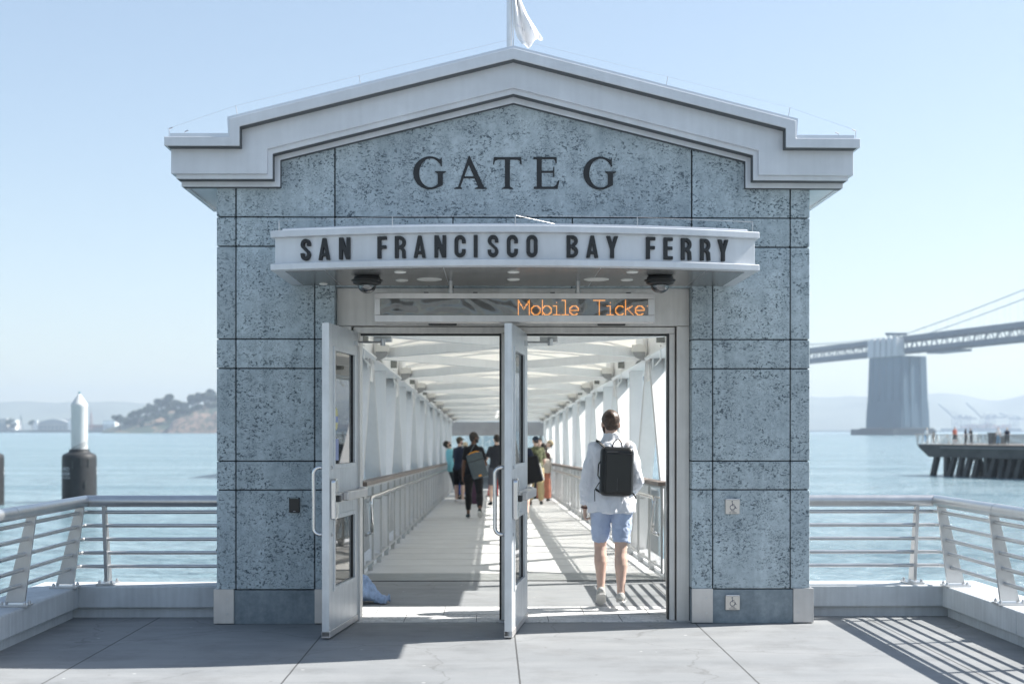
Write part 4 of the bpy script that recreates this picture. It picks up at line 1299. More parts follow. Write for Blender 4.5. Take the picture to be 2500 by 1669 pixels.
# portal stub posts carrying the roof from the top chord
for s in (-1, 1):
    for y in nodes[1:-1]:
        b = MB(); gbox(b, s * 1.70, s * 1.92, y - 0.24, y + 0.24, ZC + 0.101, ZR + 0.055); gbox(b, s * 1.60, s * 1.659, y - 0.40, y + 0.40, ZC - 0.17, ZR + 0.02); b.build('node_plate', M_WHITE2, gw, bevel=0.01)
# side panels: perforated sheet with edge bars, kerb under, timber cap, tube handrail
def mesh_mat():
    m = bpy.data.materials.new('perforated_sheet'); m.use_nodes = True
    t = m.node_tree; b = t.nodes['Principled BSDF']
    b.inputs['Metallic'].default_value = 0.55; b.inputs['Roughness'].default_value = 0.45
    b.inputs['Base Color'].default_value = (0.46, 0.455, 0.44, 1)
    tc = nd(t, 'ShaderNodeTexCoord')
    mp = nd(t, 'ShaderNodeMapping'); mp.inputs['Scale'].default_value = (1, 30, 30)
    mp.inputs['Rotation'].default_value = (pi / 4, 0, 0)
    t.links.new(tc.outputs['Object'], mp.inputs['Vector'])
    ck = nd(t, 'ShaderNodeSeparateXYZ'); t.links.new(mp.outputs[0], ck.inputs[0])
    def hole(sock):
        f = nd(t, 'ShaderNodeMath', operation='FRACT'); t.links.new(sock, f.inputs[0])
        s2 = nd(t, 'ShaderNodeMath', operation='SUBTRACT'); s2.inputs[1].default_value = 0.5; t.links.new(f.outputs[0], s2.inputs[0])
        ab = nd(t, 'ShaderNodeMath', operation='ABSOLUTE'); t.links.new(s2.outputs[0], ab.inputs[0])
        lt = nd(t, 'ShaderNodeMath', operation='LESS_THAN'); lt.inputs[1].default_value = 0.405; t.links.new(ab.outputs[0], lt.inputs[0]); return lt.outputs[0]
    a, c = hole(ck.outputs['Y']), hole(ck.outputs['Z'])
    mu = nd(t, 'ShaderNodeMath', operation='MULTIPLY'); t.links.new(a, mu.inputs[0]); t.links.new(c, mu.inputs[1])
    tr = nd(t, 'ShaderNodeBsdfTransparent')
    mx = nd(t, 'ShaderNodeMixShader'); t.links.new(mu.outputs[0], mx.inputs[0]); t.links.new(b.outputs[0], mx.inputs[1]); t.links.new(tr.outputs[0], mx.inputs[2])
    t.links.new(mx.outputs[0], t.nodes['Material Output'].inputs['Surface'])
    return m
M_MESH = mesh_mat()
M_GALV = mat('galvanised_bar', (0.50, 0.50, 0.49), 0.45, 0.6, var=0.1, scale=10)
NP = 30; PL = (Lg - 0.35) / NP
for s in (-1, 1):
    xi = s * (HWi + 0.0)
    r = thing('gangway_balustrade', 'perforated metal balustrade with timber cap on the %s of the gangway' % ('shaded left' if s < 0 else 'sunlit right'), 'balustrade', (GX, Y0g, 0))
    for k in range(NP):
        y0 = 0.2 + k * PL; y1 = y0 + PL - 0.02
        b = MB(); gbox(b, xi - 0.002, xi + 0.002, y0, y1, 0.12, 0.985); pn = b.build('mesh_panel', M_MESH, r)
        b = MB()
        for yy in (y0, y1 - 0.018): gbox(b, xi - 0.012, xi + 0.012, yy, yy + 0.018, 0.06, 1.0)
        gbox(b, xi - 0.010, xi + 0.010, y0 + 0.018, y1 - 0.018, 0.105, 0.125); gbox(b, xi - 0.010, xi + 0.010, y0 + 0.018, y1 - 0.018, 0.865, 0.88); gbox(b, xi - 0.010, xi + 0.010, y0 + 0.018, y1 - 0.018, 0.98, 1.0)
        b.build('panel_frame', M_GALV, pn)
        b = MB(); gbox(b, xi + s * 0.0, xi + s * 0.08, y1 - 0.02, y1 + 0.04, -0.02, 0.11); b.build('bracket', M_GALV, r)
    b = MB(); gbox(b, s * (HWi - 0.05), s * (HWi + 0.10), 0.12, Lg, 1.012, 1.055); b.build('timber_cap', M_WOOD, r, bevel=0.006)
    b = MB(); gbox(b, s * (HWi + 0.01), s * (HWi + 0.07), 0.12, Lg, 0.985, 1.011); b.build('cap_support', M_GALV, r)
    xh = s * (HWi - 0.075)
    b = MB(); b.tube([gpt(xh, 0.45, 0.50), gpt(xh, 0.40, 0.62), gpt(xh, 0.32, 0.80), gpt(xh, 0.33, 0.86), gpt(xh, 0.40, 0.88), gpt(xh, Lg - 0.2, 0.88)], 0.019, 12)
    b.tube([gpt(xh, 0.45, 0.50), gpt(s * HWi, 0.50, 0.46)], 0.019, 10)
    hr = b.build('handrail', M_CHROME, r, smooth='all')
    b = MB()
    for k in range(NP):
        y = 0.6 + k * PL; b.tube([gpt(xh, y, 0.87), gpt(xh, y, 0.83), gpt(s * HWi, y, 0.825)], 0.008, 6)
    b.build('rail_bracket', M_GALV, hr)
    b = MB(); gbox(b, s * (HWi + 0.02), s * (HWi + 0.13), 0.06, 0.18, 0.0, 1.0); b.build('end_post', M_GALV, r, bevel=0.004)
gw_empty = gw
# lamps on the truss nodes: round hooded wall lamps
M_HOOD = mat('lamp_hood_paint', (0.74, 0.735, 0.70), 0.45, var=0.03)
M_LGLASS = mat('lamp_ribbed_glass', (0.33, 0.335, 0.34), 0.35, var=0.15, scale=40)
def lamp(s):
    r = thing('wall_lamp', '', 'wall lamp')
    b = MB()
    # quarter-round hood: flat top half disc and ribbed lower quarter, axis along x
    def sector(a0, a1, x0, x1, rad, mi=0, nn=10):
        P = [(0, 0)] + [(rad * cos(radians(a0 + (a1 - a0) * i / nn)), rad * sin(radians(a0 + (a1 - a0) * i / nn))) for i in range(nn + 1)]
        return P
    b.prism(sector(0, 180, 0, 0, 0.20), -0.06, 0.14, axis='y'); b.box(-0.205, 0.205, -0.062, 0.142, -0.03, 0.0)
    b.build('hood', M_HOOD, r, bevel=0.004)
    b = MB(); P = [(0.18, -0.031)] + [(0.18 - 0.36 * sin(radians(90 * i / 10)) , -0.031 - 0.20 * (1 - cos(radians(90 * (10 - i) / 10))) * 0) for i in range(1, 1)] 
    P = [(-0.17, -0.031), (0.17, -0.031)] + [(0.17 - 0.34 * (1 - cos(radians(a))), -0.031 - 0.24 * sin(radians(a))) for a in range(10, 91, 10)]
    b.prism(P if s < 0 else [(-x, z) for x, z in P], -0.05, 0.13, axis='y')
    b.build('lens', M_LGLASS, r)
    b = MB(); b.box(-0.19, 0.19, 0.142, 0.17, -0.05, 0.18); b.build('back_plate', M_HOOD, r, bevel=0.004)
    return r
ordn = ['nearest', 'second', 'third', 'fourth', 'fifth', 'sixth', 'seventh', 'farthest']
M_BOX = mat('dark_junction_box', (0.19, 0.20, 0.19), 0.5)
for s in (-1, 1):
    proto = lamp(s); side = 'left' if s < 0 else 'right'
    jb0 = None
    for k in range(NB):
        y = (k + 0.5) * BAY
        o_ = proto if k == 0 else copy_tree(proto)
        o_.scale = (.42, .42, .42); o_.location = (GX + s * 1.54, Y0g + y - 0.52, FLOOR(Y0g + y) + 2.60)
        o_['label'] = '%s white hooded lamp in the row along the %s roof edge of the gangway' % (ordn[k], side); o_['group'] = 'hooded lamps along the gangway'
        yj = y - 2.0
        if jb0 is None:
            jb0 = thing('speaker_box', '', 'junction box'); bb = MB(); bb.box(-0.045, 0.045, -0.05, 0.05, -0.065, 0.065); bb.build('case', M_BOX, jb0, bevel=0.005)
            bb = MB(); bb.tube([(0.0, 0.0, -0.09), (0.0, 0.02, -0.25), (0.06 * -s, 0.03, -0.32)], 0.008, 6); bb.build('cable', M_WHITE, jb0)
            j = jb0
        else:
            j = copy_tree(jb0)
        j.location = (GX + s * 1.62, Y0g + yj, FLOOR(Y0g + yj) + 2.64)
        j['label'] = '%s small dark box in the row above the %s truss of the gangway' % (ordn[k], side); j['group'] = 'dark boxes along the gangway'

# ------------------------------------------------------------------ FLOAT at the gangway's end
ZF = FLOOR(Y1g) - 0.02
fl_ = thing('ferry_float', 'grey floating landing with a flat roof and glass screens past the end of the gangway', 'float', (GX, Y1g, ZF))
M_FL = mat('float_deck', (0.30, 0.31, 0.31), 0.8, var=0.1, scale=1)
M_LG = mat('pale_grey_panel', (0.52, 0.54, 0.54), 0.5, var=0.06, scale=1.5)
b = MB(); b.box(-6, 6, 0.02, 16, -2.6, 0); b.build('deck', M_FL, fl_)
b = MB(); b.box(-3.2, 3.2, 1.6, 15, 2.25, 2.5); b.build('roof', M_LG, fl_)
b = MB(); b.box(-3.2, 3.2, 1.5, 1.6, 2.02, 2.55); b.build('fascia', mat('grey_fascia', (0.36, 0.35, 0.34), 0.6, var=0.12, scale=2), fl_)
b = MB()
for i in range(5): b.box(-2.6 + i * 1.3, -2.5 + i * 1.3, 1.8, 14, 2.12, 2.24)
b.build('roof_rib', M_BOX, fl_)
for x in (-1.15, 0.62, 2.1):
    b = MB(); b.box(x - 0.05, x + 0.05, 13.9, 14, 0, 2.25); b.build('post', M_BOX, fl_)
b = MB(); b.box(-3.2, 3.2, 14.02, 14.1, 0, 0.62); b.build('screen_base', M_LG, fl_)
b = MB(); b.box(0.1, 0.5, 9.0, 9.4, 0, 2.25); b.build('column', M_LG, fl_)
b = MB(); b.box(-3.1, 3.1, 14.04, 14.06, 0.62, 2.25); b.build('glass', M_GLASS, fl_)
# red banner stand and bags
p = WT((1050 + 820 / 5.406) / 1.0643, 1120, 43.5); 
rb = thing('banner_stand', 'upright red banner stand near the end of the gangway', 'banner', (p.x, p.y, FLOOR(p.y)))
b = MB(); b.prism([(-0.16, 0.02), (0.2, 0.02), (0.16, 1.0), (0.02, 1.0)], -0.02, 0.02); b.build('banner', mat('red_banner', (0.42, 0.05, 0.04), 0.6), rb)
b = MB(); b.box(-0.2, 0.22, -0.1, 0.1, 0, 0.03); b.build('base', M_BOX, rb)
p = WT(1160, 1140, 38.0); p = WT((1050 + 570 / 5.406) / 1.0643, 1140, 37.5)
pb_ = thing('duffel_bag', 'dark purple duffel bag standing on the gangway floor', 'bag', (p.x, p.y, FLOOR(p.y)))
b = MB(); b.ell((0, 0, 0.36), (0.24, 0.18, 0.36)); b.box(-0.2, 0.2, -0.14, 0.14, 0.0, 0.3); link_mesh('bag_body', remeshed(b, 0.02, 'bag_body', 3), mat('purple_cloth', (0.07, 0.03, 0.06), 0.8), pb_)
b = MB(); b.tube([(-0.1, 0, 0.70), (-0.06, 0, 0.80), (0.06, 0, 0.80), (0.1, 0, 0.70)], 0.012, 8); b.build('handle', M_BLACK, pb_)
p = WT((1050 + 437 / 5.406) / 1.0643, 1110, 38.6)
bb_ = thing('shopping_bag', 'bright blue carrier bag by the legs of the queue', 'bag', (p.x, p.y, FLOOR(p.y)))
b = MB(); b.box(-0.11, 0.11, -0.08, 0.08, 0.22, 0.56); b.build('bag_body', mat('blue_bag', (0.03, 0.12, 0.55), 0.5), bb_, bevel=0.03)
b = MB(); b.tube([(-0.07, 0, 0.55), (-0.03, 0, 0.72), (0.03, 0, 0.72), (0.07, 0, 0.55)], 0.01, 8); b.build('handle', M_BLUE if 'M_BLUE' in globals() else mat('blue_bag', (0.03, 0.12, 0.55), 0.5), bb_)
# ------------------------------------------------------------------ PEOPLE
def cloth_mat(name, col, var=0.10, scale=14, bump=0.25):
    return mat(name, col, 0.85, 0, var=var, scale=scale, bump=bump, bscale=140, sheen=0.1, spec=0.25)
def skin_mat(name, col):
    m = mat(name, col, 0.5, 0, var=0.08, scale=9, spec=0.4)
    b = m.node_tree.nodes['Principled BSDF']; b.inputs['Subsurface Weight'].default_value = 0.12
    b.inputs['Subsurface Radius'].default_value = (0.02, 0.008, 0.004); return m
SK_L = skin_mat('fair_skin', (0.66, 0.46, 0.37)); SK_M = skin_mat('tan_skin', (0.42, 0.25, 0.17)); SK_D = skin_mat('dark_skin', (0.13, 0.065, 0.04))
M_HAIRD = mat('dark_hair', (0.022, 0.016, 0.012), 0.55, var=0.5, scale=70); M_HAIRB = mat('brown_hair', (0.075, 0.048, 0.032), 0.5, var=0.6, scale=60)
M_EYE = mat('dark_eye', (0.02, 0.015, 0.012), 0.2); M_LIP = mat('lip', (0.36, 0.15, 0.12), 0.5)

class Fig:
    pass
def pose(H=1.78, w=1.0, lean=0.0, side=0.0, legL=(0, 0, 3), legR=(0, 0, 3), armL=(0, 8, 10, 0), armR=(0, 8, 10, 0), head=(0, 0), footL=0, footR=0, toeL=6, toeR=6, twist=0, **_):
    """forward kinematics; +y is where the figure faces, +x its right hand"""
    f = Fig(); k = H / 1.78; f.k = k; f.w = w
    hipz = 0.925 * k
    f.hip = Vector((0, 0, hipz))
    R = Matrix.Rotation(-radians(lean), 3, 'X') @ Matrix.Rotation(radians(side), 3, 'Y') 
    f.R = R
    T = lambda x, y, z: f.hip + R @ Vector((x * k, y * k, z * k))
    f.T = T
    f.leg = {}; f.arm = {}
    for s, L, fp, to in ((-1, legL, footL, toeL), (1, legR, footR, toeR)):
        p, kn, ab = (radians(a) for a in L)
        hj = f.hip + Vector((s * 0.092 * k * w, 0, -0.01 * k))
        d1 = Vector((s * sin(ab), sin(p) * cos(ab), -cos(p) * cos(ab)))
        kj = hj + d1 * 0.425 * k
        d2 = Vector((s * sin(ab) * 0.4, sin(p - kn) , -cos(p - kn))).normalized()
        aj = kj + d2 * 0.415 * k
        fa = radians(fp)
        fd = Vector((s * sin(radians(to)), cos(radians(to)), 0)); fdir = (fd * cos(fa) + Vector((0, 0, sin(fa)))).normalized()
        f.leg[s] = (hj, kj, aj, fdir, fd)
    tw = Matrix.Rotation(radians(twist), 3, 'Z')
    for s, A in ((-1, armL), (1, armR)):
        p, ab, el, inw = (radians(a) for a in A)
        sj = f.hip + R @ (tw @ Vector((s * 0.166 * k * w, 0, 0.495 * k)))
        d1 = R @ (tw @ Vector((s * sin(ab), sin(p) * cos(ab), -cos(p) * cos(ab))))
        ej = sj + d1 * 0.31 * k
        q = p + el
        d2 = R @ (tw @ Vector((s * (sin(ab) * 0.4 * cos(inw)) - s * sin(inw), sin(q) * cos(inw), -cos(q) * cos(inw)))); d2.normalize()
        wj = ej + d2 * 0.26 * k
        f.arm[s] = (sj, ej, wj, d1, d2)
    f.neck = T(0, 0.0, 0.612); 
    Hm = R @ Matrix.Rotation(radians(head[0]), 3, 'Z') @ Matrix.Rotation(-radians(head[1]), 3, 'X')
    f.Hm = Hm; f.hc = f.neck + Hm @ Vector((0, 0.014 * k, 0.128 * k))
    # drop to the floor: lowest sole
    lo = 9
    for s in (-1, 1):
        hj, kj, aj, fdir, fd = f.leg[s]
        for q in (-0.06, 0.17):
            lo = min(lo, (aj + fdir * q * k).z - 0.082 * k)
    f.dz = -lo
    return f
TORSO = [(-0.075, .150, .105), (-0.02, .168, .118), (0.05, .165, .115), (0.13, .150, .102), (0.22, .150, .105), (0.32, .163, .115), (0.40, .174, .118), (0.48, .176, .105), (0.53, .150, .088), (0.565, .105, .07), (0.585, .07, .062)]
def torso_tube(mb, f, z0, z1, inf=0.0, flare=0.0):
    P = []; rr = []
    def at_(z):
        for a, b in zip(TORSO, TORSO[1:]):
            if a[0] <= z <= b[0]:
                t = (z - a[0]) / (b[0] - a[0]); return (a[1] + (b[1] - a[1]) * t, a[2] + (b[2] - a[2]) * t)
        return TORSO[0][1:] if z < TORSO[0][0] else TORSO[-1][1:]
    n = 14
    for i in range(n + 1):
        z = z0 + (z1 - z0) * i / n; rx, ry = at_(z)
        fl = flare * max(0, (0.20 - z) / 0.3)
        P.append(f.T(0, 0, z)); rr.append(((rx * f.w + inf + fl) * f.k, (ry * (0.6 + 0.4 * f.w) + inf + fl) * f.k))
    mb.tube(P, rr, 20)
def limb(mb, pts, rad, n=14):
    mb.tube(pts, rad, n)
def lerp(a, b, t): return a + (b - a) * t
def leg_tube(mb, f, s, frac, inf=0.0, flare=0.0, start=0.0):
    """frac 0..2 : hip-knee-ankle"""
    hj, kj, aj, *_r = f.leg[s]; k = f.k
    up = hj + Vector((0, 0, 0.03 * k))
    prof = [(0, .090), (0.25, .085), (.5, .075), (.8, .062), (1.0, .056), (1.15, .054), (1.32, .062), (1.6, .046), (1.85, .036), (2.0, .036)]
    P = []; R_ = []
    n = 16
    for i in range(n + 1):
        q = start + (frac - start) * i / n
        p = lerp(up, kj, q) if q <= 1 else lerp(kj, aj, q - 1)
        for a, b in zip(prof, prof[1:]):
            if a[0] <= q <= b[0] + 1e-6:
                r = a[1] + (b[1] - a[1]) * (q - a[0]) / (b[0] - a[0]); break
        calf = 0.012 * math.exp(-((q - 1.33) / .2) ** 2) if inf == 0 else 0
        P.append(p + Vector((0, -calf * k, 0))); rr = (r * (0.55 + 0.45 * f.w) + inf + flare * max(0, q - start) / max(.01, frac - start)) * k
        R_.append((rr, rr * 1.06))
    mb.tube(P, R_, 16)
def arm_tube(mb, f, s, frac, inf=0.0, flare=0.0):
    sj, ej, wj, d1, d2 = f.arm[s]; k = f.k
    st = sj - d1 * 0.010 * k + Vector((-s * 0.020 * k, 0, -0.004))
    prof = [(0, .056), (.2, .054), (.6, .045), (1.0, .039), (1.2, .041), (1.6, .031), (2.0, .025)]
    P = []; R_ = []; n = 14
    for i in range(n + 1):
        q = frac * i / n
        p = lerp(st, ej, q) if q <= 1 else lerp(ej, wj, q - 1)
        for a, b in zip(prof, prof[1:]):
            if a[0] <= q <= b[0] + 1e-6:
                r = a[1] + (b[1] - a[1]) * (q - a[0]) / (b[0] - a[0]); break
        P.append(p); R_.append((r * (0.6 + 0.4 * f.w) + inf + flare * q / frac) * k)
    mb.tube(P, R_, 14)
    mb.ell(st, ((0.058 + inf) * k,) * 3, n=14, m=9)
def hand_mesh(mb, f, s, curl=25, spread=1.0):
    sj, ej, wj, d1, d2 = f.arm[s]; k = f.k
    d = d2.normalized()
    # back of the hand looks outwards when hanging, upwards when the forearm is level
    out = (Vector((s, 0, 0)) * max(0.0, -d.z) + Vector((0, 0, 1)) * (1 - max(0.0, -d.z)))
    n = (out - d * out.dot(d)).normalized()            # back of the hand
    a = d.cross(n).normalized()                        # across the palm
    fwd = Vector((0, 1, 0)) if abs(d.y) < .8 else Vector((-s, 0, 0))
    if a.dot(fwd) < 0: a = -a                          # +a is the thumb side
    p0 = wj - d * 0.01 * k
    pts = [p0, p0 + d * .03 * k, p0 + d * .07 * k, p0 + d * .10 * k]
    for j, (o, w_) in enumerate(((-.028, 1), (-.010, 1), (.010, 1), (.028, 1))):
        mb.tube([p0 + a * o * .6 * k, p0 + a * o * .9 * k + d * .05 * k, p0 + a * o * k + d * .098 * k], [.013 * k, .0145 * k, .0125 * k], 8)
    for o, L in ((-.030, .060), (-.0105, .073), (.0105, .078), (.030, .070)):
        c = radians(curl * (1.0 if o < 0 else .9)); q = p0 + a * o * k + d * .095 * k; dd = d.copy(); P = [q]; 
        for seg_, fr in ((.45, 1), (.32, 1.2), (.23, .8)):
            ax = a; dd = Matrix.Rotation(c * fr * (1 if (a.cross(dd)).dot(-n) > 0 else -1), 3, ax) @ dd
            q = q + dd * L * seg_ * k; P.append(q)
        mb.tube(P, [.0095 * k, .009 * k, .0082 * k, .0065 * k], 8)
    tb = p0 + a * .026 * k + d * .025 * k
    td = (d * .75 + a * .55 - n * .35).normalized(); td2 = (d * .95 + a * .1 - n * .3).normalized()
    mb.tube([tb - td * .01 * k, tb + td * .030 * k, tb + td * .03 * k + td2 * .032 * k, tb + td * .03 * k + td2 * .052 * k], [.013 * k, .0115 * k, .010 * k, .007 * k], 8)
def wrinkle(me, amp, fx, fz, seed, k=1.0):
    n = len(me.vertices); co = np.empty(n * 3, np.float32); no = np.empty(n * 3, np.float32)
    me.vertices.foreach_get('co', co); me.vertices.foreach_get('normal', no)
    co = co.reshape(-1, 3); no = no.reshape(-1, 3)
    for i in range(n):
        c = co[i]; q = Vector((c[0] * fx + seed, c[1] * fx, c[2] * fz))
        a = noise.noise(q) + 0.6 * abs(noise.noise(q * 2.3 + Vector((3, 1, 7)))) - .2
        co[i] += no[i] * (a * amp)
    me.vertices.foreach_set('co', co.ravel()); me.update()
def person(label, loc, yaw, skin, shirt=None, pants=None, shoes=None, hair=None, voxel=0.011, group=None, beard=None, glasses=None, curl=28, wr=0.006, far=False, **kw):
    f = pose(**kw); k = f.k
    r = thing('person', label, 'person', (loc[0], loc[1], loc[2]), radians(yaw), group)
    DZ = Vector((0, 0, f.dz))
    def fin(mb, vox, name, m, parent, sm=2, wrk=None, seed=0):
        mb.v = [tuple(Vector(p) + DZ) for p in mb.v]
        me = remeshed(mb, vox, name, sm)
        if wrk: wrinkle(me, *wrk, seed)
        return link_mesh(name, me, m, parent)
    # one continuous body
    b = MB()
    torso_tube(b, f, -0.075, 0.585)
    for s in (-1, 1):
        leg_tube(b, f, s, 2.0); arm_tube(b, f, s, 2.0)
        hj, kj, aj, fdir, fd = f.leg[s]
        b.tube([aj - fdir * .05 * k + Vector((0, 0, -.035 * k)), aj + fdir * .05 * k + Vector((0, 0, -.035 * k)), aj + fdir * .15 * k - Vector((0, 0, .05 * k))], [(.032 * k, .04 * k), (.036 * k, .034 * k), (.036 * k, .018 * k)], 12)
        b.ell(aj, (.036 * k, .038 * k, .045 * k))
        hand_mesh(b, f, s, curl)
    hc, Hm = f.hc, f.Hm
    hp = lambda x, y, z: hc + Hm @ Vector((x * k, y * k, z * k))
    b.tube([f.T(0, -0.005, 0.50), f.neck, hp(0, -0.012, -0.02)], [(.068 * k, .06 * k), (.056 * k, .058 * k), (.056 * k, .06 * k)], 16)
    b.ell(hp(0, -0.008, 0.022), (.079 * k, .096 * k, .092 * k), M=Hm, n=20, m=14)
    b.ell(hp(0, 0.022, -0.045), (.058 * k, .068 * k, .072 * k), M=Hm, n=18, m=12)
    b.ell(hp(0, 0.055, -0.088), (.028 * k, .030 * k, .024 * k), M=Hm)
    b.tube([hp(0, 0.083, 0.012), hp(0, 0.100, -0.018), hp(0, 0.098, -0.032)], [.010 * k, .014 * k, .016 * k], 10)
    b.ell(hp(0, 0.078, 0.030), (.055 * k, .014 * k, .010 * k), M=Hm)
    for s in (-1, 1):
        b.ell(hp(s * .083, -0.004, -0.016), (.009 * k, .019 * k, .032 * k), M=Hm @ Matrix.Rotation(s * .35, 3, 'Z'))
    body = fin(b, voxel, 'body', skin, r)
    # face
    b = MB()
    for s in (-1, 1): b.ell(hp(s * .030, 0.084, 0.008), (.011 * k, .006 * k, .006 * k), M=Hm, n=10, m=7)
    b.v = [tuple(Vector(p) + DZ) for p in b.v]; b.build('eyes', M_EYE, body, smooth='all')
    b = MB(); b.ell(hp(0, 0.087, -0.062), (.022 * k, .006 * k, .006 * k), M=Hm, n=10, m=7); b.v = [tuple(Vector(p) + DZ) for p in b.v]; b.build('mouth', M_LIP, body, smooth='all')
    if hair:
        m, kind = hair[0], hair[1]
        b = MB()
        if kind in ('short', 'long', 'bun'):
            b.ell(hp(0, -0.016, 0.034), (.0845 * k, .098 * k, .093 * k), M=Hm, n=22, m=16)
            b.ell(hp(0, -0.048, -0.022), (.070 * k, .052 * k, .060 * k), M=Hm, n=18, m=12)
            if kind == 'long':
                b.tube([hp(0, -0.03, 0.03), hp(0, -0.08, -0.10), hp(0, -0.10, -0.24), hp(0.0, -0.085, -0.36)], [(.075 * k, .06 * k), (.085 * k, .045 * k), (.08 * k, .035 * k), (.045 * k, .02 * k)], 16)
                for s in (-1, 1): b.tube([hp(s * .06, 0.02, 0.04), hp(s * .085, 0.02, -0.08), hp(s * .09, 0.0, -0.2)], [.03 * k, .03 * k, .02 * k], 10)
            fin(b, max(voxel * .8, .006), 'hair', m, body, 1, (0.004, 40, 40), 5)
        elif kind == 'cap':
            b.ell(hp(0, -0.010, 0.040), (.085 * k, .103 * k, .086 * k), M=Hm, n=22, m=16)
            if len(hair) > 2 and hair[2]: b.ell(hp(0, -0.02, 0.012), (.13 * k, .15 * k, .012 * k), M=Hm, n=24, m=8)     # full brim
            else: b.tube([hp(0, 0.07, 0.055), hp(0, 0.135, 0.042), hp(0, 0.165, 0.032)], [(.07 * k, .012 * k), (.062 * k, .008 * k), (.03 * k, .006 * k)], 16)
            cp = fin(b, max(voxel * .7, .006), 'cap', m, body, 1)
            b = MB(); b.ell(hp(0, -0.046, -0.016), (.068 * k, .052 * k, .055 * k), M=Hm); b.v = [tuple(Vector(p) + DZ) for p in b.v]
            b.build('hair', M_HAIRD, body, smooth='all')
    if beard:
        b = MB(); b.ell(hp(0, 0.034, -0.066), (.062 * k, .062 * k, .052 * k), M=Hm, n=18, m=12)
        for s in (-1, 1): b.ell(hp(s * .062, 0.018, -0.035), (.012 * k, .03 * k, .045 * k), M=Hm)
        fin(b, voxel * .8, 'beard', beard, body, 1, (0.003, 50, 50), 2)
    if glasses:
        b = MB()
        for s in (-1, 1):
            b.tube([hp(s * .03 + .024 * cos(a), 0.099, 0.006 + .018 * sin(a)) for a in [i * pi / 6 for i in range(13)]], .0035 * k, 6)
            b.tube([hp(s * .055, 0.097, 0.012), hp(s * .08, 0.0, 0.010)], .0035 * k, 6)
        b.tube([hp(-.008, .10, .01), hp(.008, .10, .01)], .003 * k, 6)
        b.v = [tuple(Vector(p) + DZ) for p in b.v]; b.build('glasses', M_BLACK, body)
    if pants:
        m, frac, inf, flare = pants
        b = MB(); torso_tube(b, f, -0.085, 0.10, 0.012)
        for s in (-1, 1): leg_tube(b, f, s, frac, inf, flare)
        fin(b, voxel, 'shorts' if frac < 1.3 else 'trousers', m, body, 2, (wr, 10, 14), 11)
    if shirt:
        m, slv, hem, inf = shirt[:4]
        b = MB(); torso_tube(b, f, hem, 0.57, inf, shirt[4] if len(shirt) > 4 else 0.02)
        for s in (-1, 1): arm_tube(b, f, s, slv, inf * .75, 0.012 if slv < 1 else 0.004)
        b.tube([f.T(0, 0, 0.50), f.T(0, 0, 0.575), f.T(0, 0.0, 0.605 + (0.04 if slv > 1.1 else 0))], [(.14 * k, .09 * k), (.092 * k, .078 * k), (.067 * k, .068 * k)], 18)
        fin(b, voxel, 'shirt', m, body, 5, (wr * 1.5, 11, 6.5), 3)
    if shoes:
        m, sole = shoes
        for s in (-1, 1):
            hj, kj, aj, fdir, fd = f.leg[s]
            upv = fdir.cross(fd.cross(Vector((0, 0, 1)))).normalized()
            if upv.z < 0: upv = -upv
            q = lambda y, z: aj + fdir * y * k + upv * z * k
            b = MB(); b.tube([q(-.072, -.045), q(-.05, -.030), q(0, -.026), q(.06, -.038), q(.12, -.050), q(.172, -.060), q(.185, -.064)],
                             [(.02 * k, .022 * k), (.036 * k, .040 * k), (.042 * k, .044 * k), (.047 * k, .036 * k), (.048 * k, .026 * k), (.034 * k, .017 * k), (.012 * k, .008 * k)], 16)
            sh = fin(b, max(voxel * .7, .006), 'shoe', m, body, 2)
            b = MB(); b.tube([q(-.078, -.074), q(-.05, -.074), q(.06, -.074), q(.13, -.074), q(.188, -.072)], [(.022 * k, .010 * k), (.042 * k, .010 * k), (.049 * k, .010 * k), (.050 * k, .010 * k), (.016 * k, .009 * k)], 14)
            b.v = [tuple(Vector(p) + DZ) for p in b.v]; b.build('sole', sole, sh, smooth=True)
    r_f = f; f.root = r; f.body = body; f.DZ = DZ
    return f
def rounded_pack(mb, w, d, h, c, M, n=5):
    pass

# ---- the man in the white shirt
M_WSH = cloth_mat('white_linen', (0.86, 0.88, 0.93), 0.03, 9, 0.3)
M_LBL = cloth_mat('light_blue_chino', (0.46, 0.55, 0.73), 0.06, 9, 0.25)
M_BPK = mat('black_backpack_fabric', (0.011, 0.012, 0.013), 0.36, var=0.25, scale=20, spec=0.5)
M_BPS = mat('black_strap_webbing', (0.014, 0.015, 0.016), 0.7)
M_GRYSH = cloth_mat('grey_canvas', (0.42, 0.42, 0.40), 0.1); M_SOLE = mat('pale_sole', (0.62, 0.61, 0.58), 0.7); M_SOLED = mat('dark_sole', (0.05, 0.05, 0.05), 0.7)
pt = GZ(1404, 1396, 0.0)
man = person('man in white shirt and light blue shorts walking away with a flat black backpack', (pt.x + 0.0, pt.y - 0.0, 0.004), 2,
             SK_L, shirt=(M_WSH, 1.82, -0.10, 0.022, 0.05), pants=(M_LBL, 0.87, 0.011, 0.012), shoes=(M_GRYSH, M_SOLE), hair=(M_HAIRB, 'short'), beard=M_HAIRB, voxel=0.0065,
             H=1.715, w=1.09, lean=2, side=-0.5, legL=(17, 24, -0.5), legR=(-7, 4, -3.2), footL=-30, footR=-2, toeL=-4, toeR=8, armL=(-4, 12, 16, 3), armR=(-12, 12, 62, 22), head=(9, 3), curl=62, wr=0.013)
